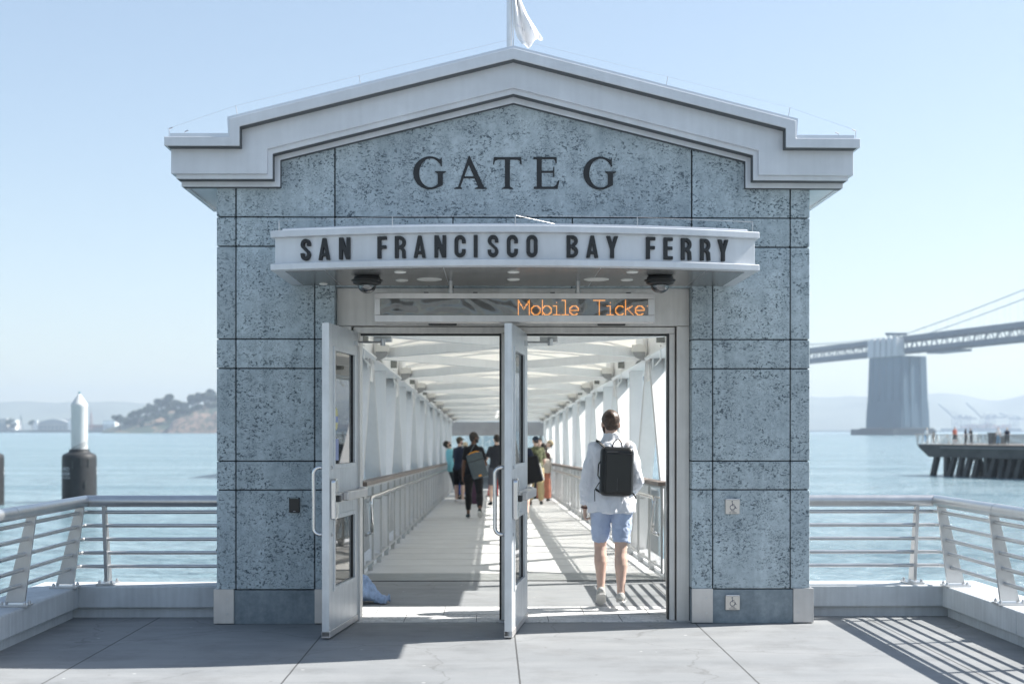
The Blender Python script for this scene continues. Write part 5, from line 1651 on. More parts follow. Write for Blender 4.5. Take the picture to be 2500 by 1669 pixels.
def pack(f, w, h, d, c, tilt, m, parts, name_lab=None):
    """flat backpack on the back of figure f, c = (x, y, z) of its centre in torso coordinates"""
    k = f.k
    M3 = f.R @ Matrix.Rotation(radians(tilt), 3, 'Y')
    ctr = f.T(*c) + f.DZ
    Tm = Matrix.Translation(ctr) @ M3.to_4x4()
    root = bpy.data.objects.new('backpack', None); COL.objects.link(root); root.parent = f.root; root.matrix_local = Tm
    tag(root, parts.get('label'))
    b = MB(); b.box(-w / 2, w / 2, -d / 2, d / 2, -h / 2, h / 2); bag = b.build('bag', m, root, bevel=min(d, w) * parts.get('round', .3), seg=5)
    return root
bp_ = pack(man, 0.298, 0.438, 0.125, (0.022, -0.195, 0.285), 2.5, M_BPK, {'round': .40, 'label': 'flat black backpack with a loop handle on top'})
b = MB(); b.box(-0.105, 0.128, -0.074, -0.056, -0.19, 0.16); b.build('front_panel', mat('black_glossy_shell', (0.009, 0.0095, 0.010), 0.3, var=0.3, scale=9), bp_, bevel=0.012, seg=3)
b = MB(); b.tube([(-0.10, -0.064, 0.170), (0.0, -0.066, 0.174)], 0.004, 6); b.tube([(0, -0.0755, -0.06), (0, -0.0755, -0.17)], 0.0018, 6); b.build('zip', mat('grey_zip', (0.10, 0.10, 0.105), 0.4), bp_)
b = MB(); b.tube([(-0.045, 0.0, 0.21), (-0.035, -0.005, 0.255), (-0.01, -0.01, 0.285), (0.012, -0.01, 0.285), (0.035, -0.005, 0.255), (0.045, 0.0, 0.21)], 0.006, 8); b.build('handle', M_BPS, bp_, smooth='all')
b = MB(); b.tube([(-0.142, -0.02, 0.09), (-0.165, -0.02, 0.06), (-0.168, -0.02, -0.04), (-0.142, -0.02, -0.08)], 0.006, 8); b.build('side_handle', M_BPS, bp_, smooth='all')
b = MB(); b.tube([(-0.085, 0.045, 0.195), (-0.14, 0.085, 0.245), (-0.150, 0.15, 0.268), (-0.150, 0.23, 0.24), (-0.150, 0.325, 0.15), (-0.155, 0.335, 0.0), (-0.185, 0.25, -0.10), (-0.165, 0.08, -0.17), (-0.135, 0.0, -0.19)], [(.028, .008)] * 5 + [(.022, .006), (.010, .004), (.010, .004), (.010, .004)], 10)
b.build('shoulder_strap', M_BPS, bp_, smooth='all')
b = MB(); b.tube([(0.075, 0.045, 0.195), (0.105, 0.085, 0.245), (0.108, 0.15, 0.268), (0.105, 0.23, 0.24), (0.10, 0.325, 0.15)], [(.024, .008)] * 5, 10)
b.build('shoulder_strap', mat('pale_grey_strap', (0.50, 0.48, 0.48), 0.8), bp_, smooth='all')
b = MB(); b.tube([(0.13, 0.0, -0.17), (0.165, 0.02, -0.20), (0.185, 0.02, -0.235)], [(.014, .004)] * 3, 8); b.tube([(-0.15, 0.0, -0.10), (-0.19, 0.01, -0.17), (-0.185, 0.01, -0.27)], 0.004, 6); b.build('loose_strap', M_BPS, bp_, smooth='all')
# bracelet on the left wrist
sj, ej, wj, d1, d2 = man.arm[-1]; q = lerp(ej, wj, 0.93) + man.DZ
b = MB(); X_ = d2.orthogonal().normalized(); Y_ = d2.cross(X_)
b.tube([q + X_ * (cos(a) * 0.033) + Y_ * (sin(a) * 0.033) for a in [i * 2 * pi / 18 for i in range(18)]], 0.007, 8, closed=True); b.build('bracelet', mat('dark_red_bracelet', (0.07, 0.02, 0.018), 0.4), man.root, smooth='all')

# ---- the queue in the gangway
def z2(x): return (1050 + x / 5.406) / 1.0643
def spot(zx, t):
    p = WT(z2(zx), 1100, t); return (p.x, p.y, FLOOR(p.y))
C = cloth_mat
M_BLK = C('black_cotton', (0.013, 0.013, 0.015)); M_NAVY = C('navy_cotton', (0.018, 0.024, 0.045)); M_TEAL = C('turquoise_cotton', (0.27, 0.62, 0.66), 0.05)
M_CHAR = C('charcoal_denim', (0.030, 0.034, 0.036)); M_GSH = C('grey_shorts_cloth', (0.09, 0.095, 0.11)); M_KHAKI = C('khaki_twill', (0.50, 0.40, 0.22)); M_RUST = C('rust_linen', (0.44, 0.17, 0.11))
M_CAMO = C('camouflage_cotton', (0.13, 0.14, 0.075), 0.9, 9); M_OFFW = C('off_white_cotton', (0.74, 0.72, 0.68), 0.05); M_TANCAP = C('tan_cap_cloth', (0.36, 0.30, 0.20)); M_OLIVE = C('olive_cap_cloth', (0.085, 0.075, 0.055)); M_STRAW = C('pale_straw', (0.58, 0.48, 0.33)); M_NCAP = C('navy_cap_cloth', (0.015, 0.028, 0.05))
M_WSHOE = C('white_shoe_cloth', (0.72, 0.70, 0.70)); M_BSHOE = C('dark_shoe_cloth', (0.03, 0.045, 0.045)); M_ORL = mat('orange_trim', (0.75, 0.32, 0.03), 0.6)
V2 = 0.012
p = spot(575, 29.2)
blk = person('man in black clothes with a slung grey bag, walking down the gangway', p, 0, SK_D, shirt=(M_BLK, 0.72, -0.02, 0.014), pants=(M_BLK, 1.78, 0.020, -0.006), shoes=(M_BSHOE, M_SOLE), hair=(M_HAIRD, 'short'), beard=M_HAIRD, glasses=True, voxel=0.010,
             H=1.80, w=1.0, lean=1, legL=(10, 6, 2), legR=(-14, 26, 4), footL=0, footR=-34, armL=(-6, 8, 8, 0), armR=(12, 16, 55, 20), head=(-62, 0))
M_GBAG = C('grey_bag_cloth', (0.085, 0.105, 0.115), 0.15)
bk = pack(blk, 0.34, 0.53, 0.15, (0.075, -0.19, 0.17), -17, M_GBAG, {'round': .25})
b = MB(); b.tube([(-0.12, -0.02, 0.262), (-0.06, -0.03, 0.285), (0.06, -0.03, 0.285), (0.12, -0.02, 0.262)], 0.012, 8); b.build('trim', M_ORL, bk, smooth='all')
b = MB(); b.box(-0.03, 0.03, -0.082, -0.07, -0.235, -0.20); b.build('badge', M_ORL, bk)
b = MB(); b.tube([(-0.10, 0.0, 0.25), (0.0, 0.02, 0.36), (0.08, 0.16, 0.44), (0.10, 0.28, 0.36)], [(.03, .008)] * 4, 8); b.build('shoulder_strap', M_GBAG, bk, smooth='all')
b = MB(); b.box(-0.16, 0.16, -0.08, -0.074, 0.10, 0.115); b.build('zip', M_CHAR, bk)

p = spot(262, 40.5)
f = person('bearded man in a turquoise shirt leaning on the balustrade, looking at his phone', (p[0] + 0.08, p[1], p[2]), -68, SK_L, shirt=(M_TEAL, 0.75, -0.06, 0.020, 0.03), pants=(M_CHAR, 1.95, 0.018, 0.0), shoes=(M_BSHOE, M_SOLE), hair=(M_HAIRD, 'short'), beard=M_HAIRD, glasses=True, voxel=V2,
           H=1.78, lean=-9, legL=(16, 2, 3), legR=(20, 4, 3), footL=0, footR=0, armL=(12, 6, 72, 12), armR=(12, 6, 72, 18), head=(0, -32))
b = MB(); w1 = f.arm[1][2] + f.arm[1][4] * 0.1 + f.DZ; b.box(w1.x - .11, w1.x - .03, w1.y - .04, w1.y + .04, w1.z + .03, w1.z + .045); ph_ = b.build('phone', M_BLACK, None, bevel=.004); ph_.parent = f.root
p = spot(392, 38.6)
person('man in a navy t-shirt, dark shorts and an olive cap, queueing with a black backpack', p, -40, SK_L, shirt=(M_NAVY, 0.7, -0.04, 0.018), pants=(M_BLK, 1.05, 0.028, 0.012), shoes=(M_WSHOE, M_SOLE), hair=(M_OLIVE, 'cap'), beard=M_HAIRB, voxel=V2, H=1.80, w=1.08, lean=0, legL=(2, 2, 4), legR=(-2, 2, 4), armL=(6, 6, 30, 8), armR=(6, 8, 50, 20), head=(-10, -4))
p = spot(462, 43.5)
person('person in a wide straw hat and dark top, half hidden behind the man in black', p, -20, SK_M, shirt=(M_GSH, 0.7, -0.04, 0.018), pants=(M_CHAR, 1.95, 0.02, 0), shoes=(M_BSHOE, M_SOLED), hair=(M_STRAW, 'cap', True), voxel=0.015, H=1.70, head=(0, 0))
p = spot(880, 36.6)
person('man in a dark t-shirt and grey shorts, reaching to his left, beside the door frame', p, 12, SK_L, shirt=(C('dark_grey_tee', (0.03, 0.032, 0.04)), 0.72, -0.05, 0.018), pants=(M_GSH, 0.98, 0.028, 0.014), shoes=(M_BSHOE, M_SOLED), hair=(M_HAIRD, 'short'), voxel=V2, H=1.84, w=1.06, legL=(2, 2, 5), legR=(-3, 3, 4), armL=(24, 14, 62, -14), armR=(8, 8, 40, 12), head=(8, 0))
p = spot(1285, 29.0)
f = person('person in dark tee and white shorts with a big black tote, mostly behind the door', (p[0] - 0.12, p[1], p[2]), -4, SK_L, shirt=(M_NAVY, 0.7, -0.05, 0.018), pants=(M_OFFW, 1.02, 0.026, 0.012), shoes=(C('taupe_shoe', (0.26, 0.23, 0.19)), M_SOLE), hair=(M_HAIRD, 'short'), voxel=V2, H=1.74, w=1.05, legL=(10, 8, 3), legR=(-12, 18, 3), footR=-24, armL=(0, 8, 20, 0), armR=(-4, 16, 36, 4), head=(-6, -4))
bk = pack(f, 0.42, 0.55, 0.16, (0.20, -0.16, 0.10), -14, M_BLK, {'round': .2})
b = MB(); b.tube([(-0.12, 0.0, 0.27), (-0.12, 0.06, 0.42), (-0.05, 0.18, 0.50), (-0.02, 0.30, 0.40)], [(.035, .01)] * 4, 8); b.build('shoulder_strap', mat('blue_strap', (0.02, 0.07, 0.50), 0.6), bk, smooth='all')
b = MB(); b.box(0.205, 0.225, -0.06, 0.06, -0.26, 0.10); b.build('papers', M_OFFW, bk)
p = spot(1395, 37.0)
person('person in a camouflage tee, khaki trousers and a navy cap, seen from behind', p, 4, SK_L, shirt=(M_CAMO, 0.75, -0.06, 0.022), pants=(M_KHAKI, 1.92, 0.030, 0.004), shoes=(M_BSHOE, M_SOLED), hair=(M_NCAP, 'cap'), voxel=V2, H=1.80, w=1.06, legL=(3, 2, 4), legR=(-3, 3, 4), armL=(4, 6, 18, 0), armR=(6, 10, 50, 14), head=(14, 0))
p = spot(1445, 42.5)
person('smiling dark haired person facing the camera between two caps', p, 178, SK_L, shirt=(M_BLK, 0.75, -0.05, 0.018), pants=(M_CHAR, 1.95, 0.02, 0), shoes=(M_BSHOE, M_SOLED), hair=(M_HAIRD, 'short'), voxel=0.014, H=1.80, head=(0, 0))
p = spot(1502, 39.5)
f = person('long haired woman in wide rust trousers with a pale backpack, in the queue', p, -14, SK_M, shirt=(C('brown_print', (0.12, 0.06, 0.05), .5), 0.8, 0.02, 0.012), pants=(M_RUST, 1.98, 0.030, 0.055), shoes=(M_BSHOE, M_SOLED), hair=(M_HAIRD, 'long'), voxel=V2, H=1.64, w=0.90, legL=(2, 1, 4), legR=(-2, 1, 4), armL=(4, 6, 20, 4), armR=(6, 6, 30, 6), head=(-24, 0))
b = MB(); b.ell((0, 0, 0), (0.16, 0.10, 0.21)); b.box(-0.12, 0.12, -0.08, 0.05, -0.2, 0.05)
me = remeshed(b, 0.014, 'bag', 3); wrinkle(me, 0.010, 14, 14, 4)
bk = bpy.data.objects.new('backpack', None); COL.objects.link(bk); bk.parent = f.root; bk.location = f.T(0.13, -0.22, 0.16) + f.DZ
link_mesh('bag', me, C('stone_cloth', (0.52, 0.47, 0.40)), bk)
p = spot(1592, 41.5)
person('man in a white shirt, black trousers and a tan cap, leaning on the right balustrade', (p[0] - 0.14, p[1], p[2]), 62, SK_L, shirt=(M_OFFW, 1.2, -0.05, 0.022, 0.03), pants=(M_BLK, 1.95, 0.02, 0), shoes=(M_BSHOE, M_SOLED), hair=(M_TANCAP, 'cap'), voxel=V2, H=1.78, w=1.05, lean=-8, legL=(16, 2, 4), legR=(20, 4, 3), armL=(14, 8, 60, 16), armR=(10, 8, 60, 14), head=(14, -16))
# ------------------------------------------------------------------ HARBOUR: guide piles
def bend_text(txt, size, R, a0, z, m, parent):
    me = text_mesh(txt, size, 'LEFT')
    for v in me.vertices:
        a = a0 + v.co.x / R; rr = R + 0.008 + v.co.z * 0.1
        v.co = Vector((rr * cos(a), rr * sin(a), z + v.co.y))
    link_mesh('lettering', me, m, parent)
M_PALE = mat('pale_stencil_paint', (0.55, 0.58, 0.60), 0.7)
M_PILEW = mat('white_pile_paint', (0.66, 0.67, 0.66), 0.5, var=0.05, scale=1, streak=0.10)
def pile(u, t, lab, head=True):
    p = WT(u, 1000, t)
    r = thing('guide_pile', lab, 'guide pile', (p.x, p.y, WATER_Z))
    zpx_ = lambda v: CAM.z + t * (VH - v) / FPX - WATER_Z
    rp = 18.2 / FPX * t; rf = 38.6 / FPX * t
    b = MB(); b.lathe([(rp, -3), (rp, zpx_(934)), (rp * 1.02, zpx_(933)), (rp * 1.02, zpx_(927)), (rp, zpx_(926)), (rp * .10, zpx_(903)), (0.01, zpx_(902.5))], 36); b.build('pile', M_PILEW, r, smooth=True)
    b = MB(); b.lathe([(rp * .12, zpx_(904)), (rp * .12, zpx_(899)), (0.01, zpx_(897))], 12); b.build('tip', mat('bluegreen_tip', (0.08, 0.22, 0.27), 0.5), r)
    b = MB(); b.lathe([(rf, -0.5), (rf, zpx_(1052)), (rf * .985, zpx_(1046)), (rf * .93, zpx_(1042)), (rf * .62, zpx_(1036)), (rp * 1.25, zpx_(1034)), (rp * 1.25, zpx_(1030)), (rp * .9, zpx_(1029.8))], 40); fd = b.build('fender', M_RUBBER, r, smooth=True)
    base = atan2(-1, 0) + atan2(p.x - CAM.x, p.y - CAM.y) * -1
    aL = base - 1.62
    k = t / FPX
    bend_text('GUARD', 11.5 * k, rf, aL, zpx_(1078), M_PALE, fd); bend_text('FENDER', 11.5 * k, rf, aL, zpx_(1089), M_PALE, fd); bend_text('MARINE FENDERS', 5.2 * k, rf, aL, zpx_(1096), M_PALE, fd)
    bend_text('GUARD', 11.5 * k, rf, base + 1.28, zpx_(1078), M_PALE, fd); bend_text('FENDER', 11.5 * k, rf, base + 1.28, zpx_(1089), M_PALE, fd)
    for aa, v in ((0.1, 1058), (-0.4, 1065), (0.35, 1110), (0.55, 1060)):
        b = MB(); a = base + aa; b.box(-0.05, 0.05, -0.03, 0.03, -0.25, 0.25, M=Matrix.Translation((rf * cos(a), rf * sin(a), zpx_(v))) @ Matrix.Rotation(a, 4, 'Z')); b.build('scuff_plate', mat('scuffed_rubber', (0.06, 0.065, 0.065), 0.6), fd)
    b = MB()
    for z0 in (1030, 1024):
        P = [((rp + 0.02) * cos(base + a), (rp + 0.02) * sin(base + a), zpx_(z0 - 4) + 0.25 * a) for a in [x * .15 - 1.6 for x in range(22)]]; b.tube(P, 0.025, 6)
    b.build('rope', mat('grey_rope', (0.22, 0.23, 0.23), 0.9), r)
    return r
pile(182, 94, 'white pointed guide pile with black fender sleeve in the water off the left railing')
pile(-31, 90, 'black fender sleeve of a guide pile at the very left edge of the picture')

# ------------------------------------------------------------------ BRIDGE
BT = 1400.0
M_BCON = mat('bridge_pier_concrete', (0.10, 0.16, 0.21), 0.85, var=0.10, scale=0.05, streak=0.0)  # blue of the distant haze mixed into the concrete colour
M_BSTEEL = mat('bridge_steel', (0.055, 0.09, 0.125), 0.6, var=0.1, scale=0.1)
br = thing('suspension_bridge', 'long double deck suspension bridge with a broad concrete anchorage, across the bay', 'bridge')
P0 = WT(2068, 986, BT); P0.z = 0
ax = Vector((0.245, -1.0, 0)).normalized()         # towards the camera and right
px = Vector((-ax.y, ax.x, 0)); px = px if px.x > 0 else -px     # across, to the right
br.location = (P0.x, P0.y, WATER_Z)
zb_ = lambda v, t=BT: CAM.z + t * (VH - v) / FPX - WATER_Z
# anchorage: rotated block; left face seen from u 1990-2068, right face 2068-2135
mpx = BT / FPX
corner = Vector((0, 0, 0))
eL = Vector((-0.37, 0.929, 0)); eR = Vector((0.929, 0.37, 0))
wL = 58.0; wR = 35.0
def frust(mb, c, a, la, b_, lb, z0, z1, sh0, sh1, mi=0):
    v = []
    for z, sh in ((z0, sh0), (z1, sh1)):
        for i, j in ((0, 0), (1, 0), (1, 1), (0, 1)):
            q = c + a * (la * (i + (sh if i == 0 else -sh))) + b_ * (lb * (j + (sh if j == 0 else -sh))); v.append((q.x, q.y, z))
    mb.add(v, [(0, 1, 2, 3), (4, 7, 6, 5), (0, 4, 5, 1), (1, 5, 6, 2), (2, 6, 7, 3), (3, 7, 4, 0)] if a.cross(b_).z < 0 else [(3, 2, 1, 0), (5, 6, 7, 4), (1, 5, 4, 0), (2, 6, 5, 1), (3, 7, 6, 2), (0, 4, 7, 3)], mi)
mb = MB()
zbse, zst1, zst2, ztop = zb_(981), zb_(938), zb_(921), zb_(815)
frust(mb, corner, eL, wL, eR, wR, zbse, zst1, 0.0, 0.012)
frust(mb, corner, eL, wL, eR, wR, zst1, zst2, 0.016, 0.022)
frust(mb, corner, eL, wL, eR, wR, zst2, ztop, 0.028, 0.052)
an = mb.build('anchorage', M_BCON, br)
mb = MB()
for i in range(5):      # vertical ribs on the two visible faces
    f0 = 0.10 + i * 0.19
    q = corner + eL * (wL * f0); n_ = Vector((eL.y, -eL.x, 0)); n_ = n_ if n_.y < 0 else -n_
    c = q + n_ * -1.0
    mb.bar((c.x, c.y, zst2 + 1), (c.x - n_.x * 1.2, c.y - n_.y * 1.2, ztop - 1), 3.0, 1.7, up=(n_.x, n_.y, 0))
for f0 in (0.16, 0.42, 0.78):
    q = corner + eR * (wR * f0); n_ = Vector((eR.y, -eR.x, 0)); n_ = n_ if n_.y < 0 else -n_
    c = q - n_ * 1.0
    mb.bar((c.x, c.y, zbse + 1), (c.x - n_.x * 2.2, c.y - n_.y * 2.2, ztop - 1), 5.0, 2.6, up=(n_.x, n_.y, 0))
mb.build('rib', M_BCON, an)
mb = MB(); frust(mb, corner + eL * (wL * .06) - eR * (wR * .04), eL, wL * .86, eR, wR * .24, ztop, zb_(774), 0.0, 0.01)
for i in range(5):
    q = corner + eL * (wL * (.1 + .16 * i)) + eR * (wR * -.045); mb.bar((q.x, q.y, ztop + 0.2), (q.x, q.y, zb_(772)), 5, 3)
cap_ = mb.build('anchor_house', mat('pale_grey_housing', (0.50, 0.52, 0.54), 0.6, var=.05, scale=.1), br)
mb = MB(); q = corner + eL * (wL * .30) + eR * (wR * .2)
for d in (-8, 8, -3, 3): mb.bar((q.x + d, q.y, zb_(776)), (q.x + d, q.y, zb_(764)), 1.2, 1.2)
mb.bar((q.x - 11, q.y, zb_(763)), (q.x + 11, q.y, zb_(763)), 2, 2.6)
mb.build('gantry', M_BSTEEL, br)
mb = MB()
cc = corner + eL * (wL * .5) + eR * (wR * .5)
frust(mb, corner - eL * (wL * .02) - eR * (wR * .30), eL, wL * 1.22, eR, wR * 1.5, -2, zb_(984), 0, 0)
frust(mb, corner + eL * (wL * -.05) - eR * (wR * .12), eL, wL * 1.12, eR, wR * 1.2, zb_(984) + .01, zb_(981.3), 0, 0)
mb.build('fender_ring', mat('dark_timber_fender', (0.12, 0.13, 0.14), 0.8), br)
# decks and stiffening trusses
zt = zb_(772.5); zl = zb_(807)
S0, S1 = -2600, 420
off = eR * (wR * .60) + eL * (wL * .42)
mb = MB()
def dk(s, w_, z): q = off + ax * s + px * w_; return Vector((q.x, q.y, z))
HWb = 11
for z0, h in ((zt - 1.2, 2.6), (zl + 2.2, 2.4)):
    for a, b_ in ((S0, S1),):
        v = [dk(s, w_, z) for z in (z0, z0 + h) for s in (a, b_) for w_ in (-HWb, HWb)]
        mb.add(v, [(0, 2, 3, 1), (4, 5, 7, 6), (0, 1, 5, 4), (2, 6, 7, 3), (0, 4, 6, 2), (1, 3, 7, 5)])
mb.build('road_deck', M_BSTEEL, br)
PB_ = 9.2
for w_ in (-HWb, HWb):
    mb = MB()
    for z in (zt - 2.2, zl + 1.4): mb.bar(dk(S0, w_, z), dk(S1, w_, z), 1.4, 2.6)
    n = int((S1 - S0) / PB_)
    for i in range(n):
        s = S0 + i * PB_
        up_ = i % 2 == 0
        mb.bar(dk(s, w_, zl if up_ else zt), dk(s + PB_, w_, zt if up_ else zl), .8, .8)
    mb.build('stiffening_truss', M_BSTEEL, br)
mb = MB()   # maintenance traveller under the deck
mb.bar(dk(60, 0, zl - 2.4), dk(110, 0, zl - 2.4), 18, 2); mb.build('traveller', M_BSTEEL, br)
# cables and hangers
def cable_z(s): return zt + 0.5 + 0.00009 * max(0, s) ** 2 + 0.108 * max(0, s) if s > 0 else zt + 2 + 0.00011 * (s) ** 2
for w_ in (-HWb, HWb):
    mb = MB(); mb.tube([dk(s, w_, cable_z(s)) for s in range(0, 421, 30)], 0.40, 6)
    mb.tube([dk(s, w_, cable_z(s)) for s in range(-20, -620, -30)], 0.3, 6); cb = mb.build('cable', M_BSTEEL, br)
    for s in list(range(20, 420, 20)) + list(range(-60, -600, -40)):
        mb = MB(); mb.tube([dk(s, w_, zt), dk(s, w_, cable_z(s))], 0.07, 4); mb.build('hanger', M_BSTEEL, cb)

# ------------------------------------------------------------------ PROMENADE PIER on the right
tip = WT(2104, 1018, 150.0)
d = Vector((0.42, -0.907, 0)).normalized(); nrm = Vector((d.y * -1, d.x, 0)); nrm = nrm if nrm.y > 0 else -nrm   # nrm: away from camera
pier = thing('promenade_pier', 'dark concrete promenade pier on raked piles with a lattice railing', 'pier', (tip.x, tip.y, 0), atan2(d.y, d.x))
# local: +x along the pier towards the shore, +y = nrm side
ZD = CAM.z + 150 * (VH - 1019) / FPX; WPI = 9.0
sgn = 1 if (Matrix.Rotation(atan2(d.y, d.x), 3, 'Z') @ Vector((0, 1, 0))).dot(nrm) > 0 else -1
M_PIER = mat('pier_concrete', (0.085, 0.09, 0.088), 0.85, var=0.35, scale=0.5, streak=0.3); M_PDECK = mat('pier_planks', (0.30, 0.26, 0.23), 0.8, var=0.2, scale=2)
b = MB()
zz = lambda v: CAM.z + 150 * (VH - v) / FPX
LP = 62
prof = [(0, ZD), (0.30, ZD - 0.38), (1.75, ZD - 1.30), (LP, ZD - 1.38), (LP, ZD)]
b.prism(prof, 0, sgn * WPI) if sgn > 0 else b.prism(prof, -WPI, 0)
b.build('deck_slab', M_PIER, pier, bevel=0.05)
ys = lambda a: sgn * a
b = MB(); b.box(0.15, LP, ys(0.1), ys(WPI - .1), ZD + 0.002, ZD + 0.06); b.build('planking', M_PDECK, pier)
b = MB(); b.box(3.6, LP, ys(-0.12), ys(-0.002), ZD - 0.35, ZD - 0.22); b.build('edge_beam', mat('grey_edge', (0.20, 0.21, 0.21), 0.8), pier)
for i in range(36):
    x = (2.3, 3.75, 4.9, 6.0)[i] if i < 4 else 6.0 + (i - 3) * 1.15
    b = MB()
    lean = (0.95, 0.05, 1.15, 0.8, 1.05)[i % 5]
    b.bar((x - lean, ys(0.7), WATER_Z - 1.0), (x, ys(0.7), ZD - 1.27), 0.50, 0.50)
    b.build('pile', M_PIER, pier)
for i in range(24):
    x = 5.2 + i * 1.6
    b = MB(); b.bar((x + 0.5, ys(4.2), WATER_Z - 1.0), (x - 0.7, ys(4.2), ZD - 1.27), 0.6, 0.6); b.build('pile', M_PIER, pier)
b = MB(); b.box(6.2, LP, ys(5.0), ys(5.6), WATER_Z - 1, ZD - 1.27)
for i in range(14): b.box(7.2 + i * 1.7, 7.6 + i * 1.7, ys(4.6), ys(5.0), -2.0, -1.2)
b.build('bulkhead', M_PIER, pier)
RH = 1.06
def zp(x): return (2200 + x / 7.127) / 1.0643
def on_pier_x(zx, off):
    q = on_pier(zx, off); return (Vector((q[0], q[1], 0)) - Vector((tip.x, tip.y, 0)) - nrm * off).dot(d)
def on_pier(zx, off):
    u = zp(zx); a = WT(u, 1000, 1.0) - CAM; a.z = 0
    o2 = Vector((tip.x, tip.y, 0)) + nrm * off - Vector((CAM.x, CAM.y, 0))
    det = a.x * (-d.y) - a.y * (-d.x)
    t_ = (o2.x * (-d.y) - o2.y * (-d.x)) / det
    q = CAM + a * t_; return (q.x, q.y, ZD + 0.06)
b = MB()
M_PR = mat('pier_rail_steel', (0.20, 0.205, 0.20), 0.5, 0.5)
for yy in (0.0, WPI):
    y = ys(yy)
    b.bar((-0.3, y, ZD + RH), (LP, y, ZD + RH), 0.12, 0.07)
    for k in range(4): b.tube([(0, y, ZD + 0.2 + k * .2), (LP, y, ZD + 0.2 + k * .2)], 0.016, 5)
    x = 0.0
    while x < LP:
        b.bar((x + (0.25 if yy else -0.0), y, ZD - 0.05), (x - 0.25 + (0.25 if yy else 0.45), y, ZD + RH), 0.035, 0.07)
        x += 0.34 if x > 3.4 else 0.7
b.tube([(-0.3, ys(0), ZD + RH), (-0.3, ys(WPI), ZD + RH)], 0.05, 6)
for k in range(4): b.tube([(0, ys(0), ZD + 0.2 + k * .2), (0, ys(WPI), ZD + 0.2 + k * .2)], 0.016, 5)
for k in range(7): b.bar((0.05, ys(0.1 + k * 1.45), ZD - .05), (-0.3, ys(.1 + k * 1.45), ZD + RH), 0.07, 0.07)
b.build('railing', M_PR, pier)
b = MB(); b.box(-0.34, 4.5, ys(WPI) - .08, ys(WPI) + .08, ZD + RH, ZD + RH + .06); b.build('rail_cap', M_WHITE, pier)
kx = on_pier_x(1560, 5.0)
b = MB(); b.box(kx - .4, kx + .3, ys(5.0), ys(5.9), ZD + .06, ZD + 1.2); b.box(kx - .5, kx + 1.3, ys(4.9), ys(6.0), ZD + 1.2, ZD + 1.28); b.box(kx + .7, kx + 1.2, ys(5.1), ys(5.8), ZD + .06, ZD + .9)
b.build('kiosk', M_CONCD, pier)
# people on the pier
M_PINK = C('salmon_cotton', (0.62, 0.20, 0.14)); M_SKYB = C('sky_blue_denim', (0.16, 0.38, 0.60)); 
for zx, off, yaw, sh, pn, hr, sk, H, lab, extra in (
    (430, 7.6, -60, (C('white_cotton_far', (0.76, 0.76, 0.74)), 1.7, -.06, .02), (M_SKYB, 1.9, .02, 0), (M_STRAW, 'cap'), SK_L, 1.75, 'person in white top and blue trousers leaning at the tip of the pier', dict(lean=14)),
    (568, 6.5, 30, (M_BLK, .8, -.03, .016), (M_BLK, 1.9, .02, 0), (M_HAIRD, 'short'), SK_M, 1.30, 'small person in dark clothes on the pier near its tip', {}),
    (935, 5.0, 170, (M_PINK, .8, -.04, .02), (M_CHAR, 1.05, .025, .01), (M_HAIRD, 'short'), SK_L, 1.84, 'man in a salmon t-shirt and dark shorts standing on the pier', {}),
    (1122, 4.6, 40, (M_NAVY, .8, -.02, .014), (M_CHAR, 1.9, .02, 0), (M_HAIRD, 'long'), SK_L, 1.66, 'long haired woman in dark clothes on the pier beside the salmon shirted man', {}),
    (1225, 6.4, 120, (M_CHAR, 1.5, -.03, .018), (M_GSH, 1.9, .02, 0), (M_HAIRB, 'short'), SK_L, 1.70, 'person in a dark jacket resting elbows on the pier railing', dict(armL=(30, 20, 60, 10), armR=(30, 24, 60, 10), lean=10)),
    (1690, 4.4, 150, (C('white_cotton_far', (0.76, 0.76, 0.74)), .8, -.04, .02), (M_SKYB, 1.9, .02, 0), (M_HAIRD, 'short'), SK_L, 1.78, 'person in a white shirt standing by the dark kiosk on the pier', {}),
    (1845, 3.0, 0, (M_NAVY, .9, -.06, .03), (M_CHAR, 1.9, .025, 0), (M_STRAW, 'cap'), SK_L, 1.72, 'broad person in navy seen from behind at the pier railing', dict(w=1.25))):
    person(lab, on_pier(zx, off), yaw, sk, shirt=sh, pants=pn, shoes=(M_BSHOE, M_SOLED), hair=hr, voxel=0.022, H=H, **extra)

# ------------------------------------------------------------------ MOORED FERRY seen through the left truss
fb = thing('ferry_boat', 'white passenger ferry with dark window bands, moored beyond the left truss', 'ferry', (-14.5, 128, WATER_Z))
M_FW = mat('ferry_white', (0.80, 0.80, 0.80), 0.4, var=.03, scale=.5); M_FWIN = mat('ferry_window', (0.02, 0.03, 0.04), 0.15); M_FBLU = mat('ferry_blue', (0.05, 0.14, 0.30), 0.4)
b = MB(); b.prism([(-6.5, 0), (-5.5, -1.5), (5.0, -1.5), (6.0, 0), (6.0, 1.0)] + [(6.2, 3.4), (-6.7, 3.4)], 0, 34); b.build('hull', M_FW, fb)
b = MB(); b.box(-6.0, 5.6, 1.5, 33, 3.401, 8.6); sp = b.build('superstructure', M_FW, fb)
b = MB(); b.box(-5.2, 4.8, 4, 26, 8.601, 11.0); b.build('upper_deck', M_FW, fb)
for z0, z1 in ((5.35, 5.95), (9.2, 10.2)):
    b = MB(); b.box(-6.02 if z0 < 8 else -5.22, 5.62 if z0 < 8 else 4.82, 1.48 if z0 < 8 else 3.98, 30 if z0 < 8 else 25, z0, z1); b.build('window_band', M_FWIN, fb)
b = MB(); b.box(-5.4, 5.0, 3.8, 26, 11.0, 11.5); b.box(-6.03, 5.63, 1.47, 33.02, 8.0, 8.45); b.build('blue_band', M_FBLU, fb)
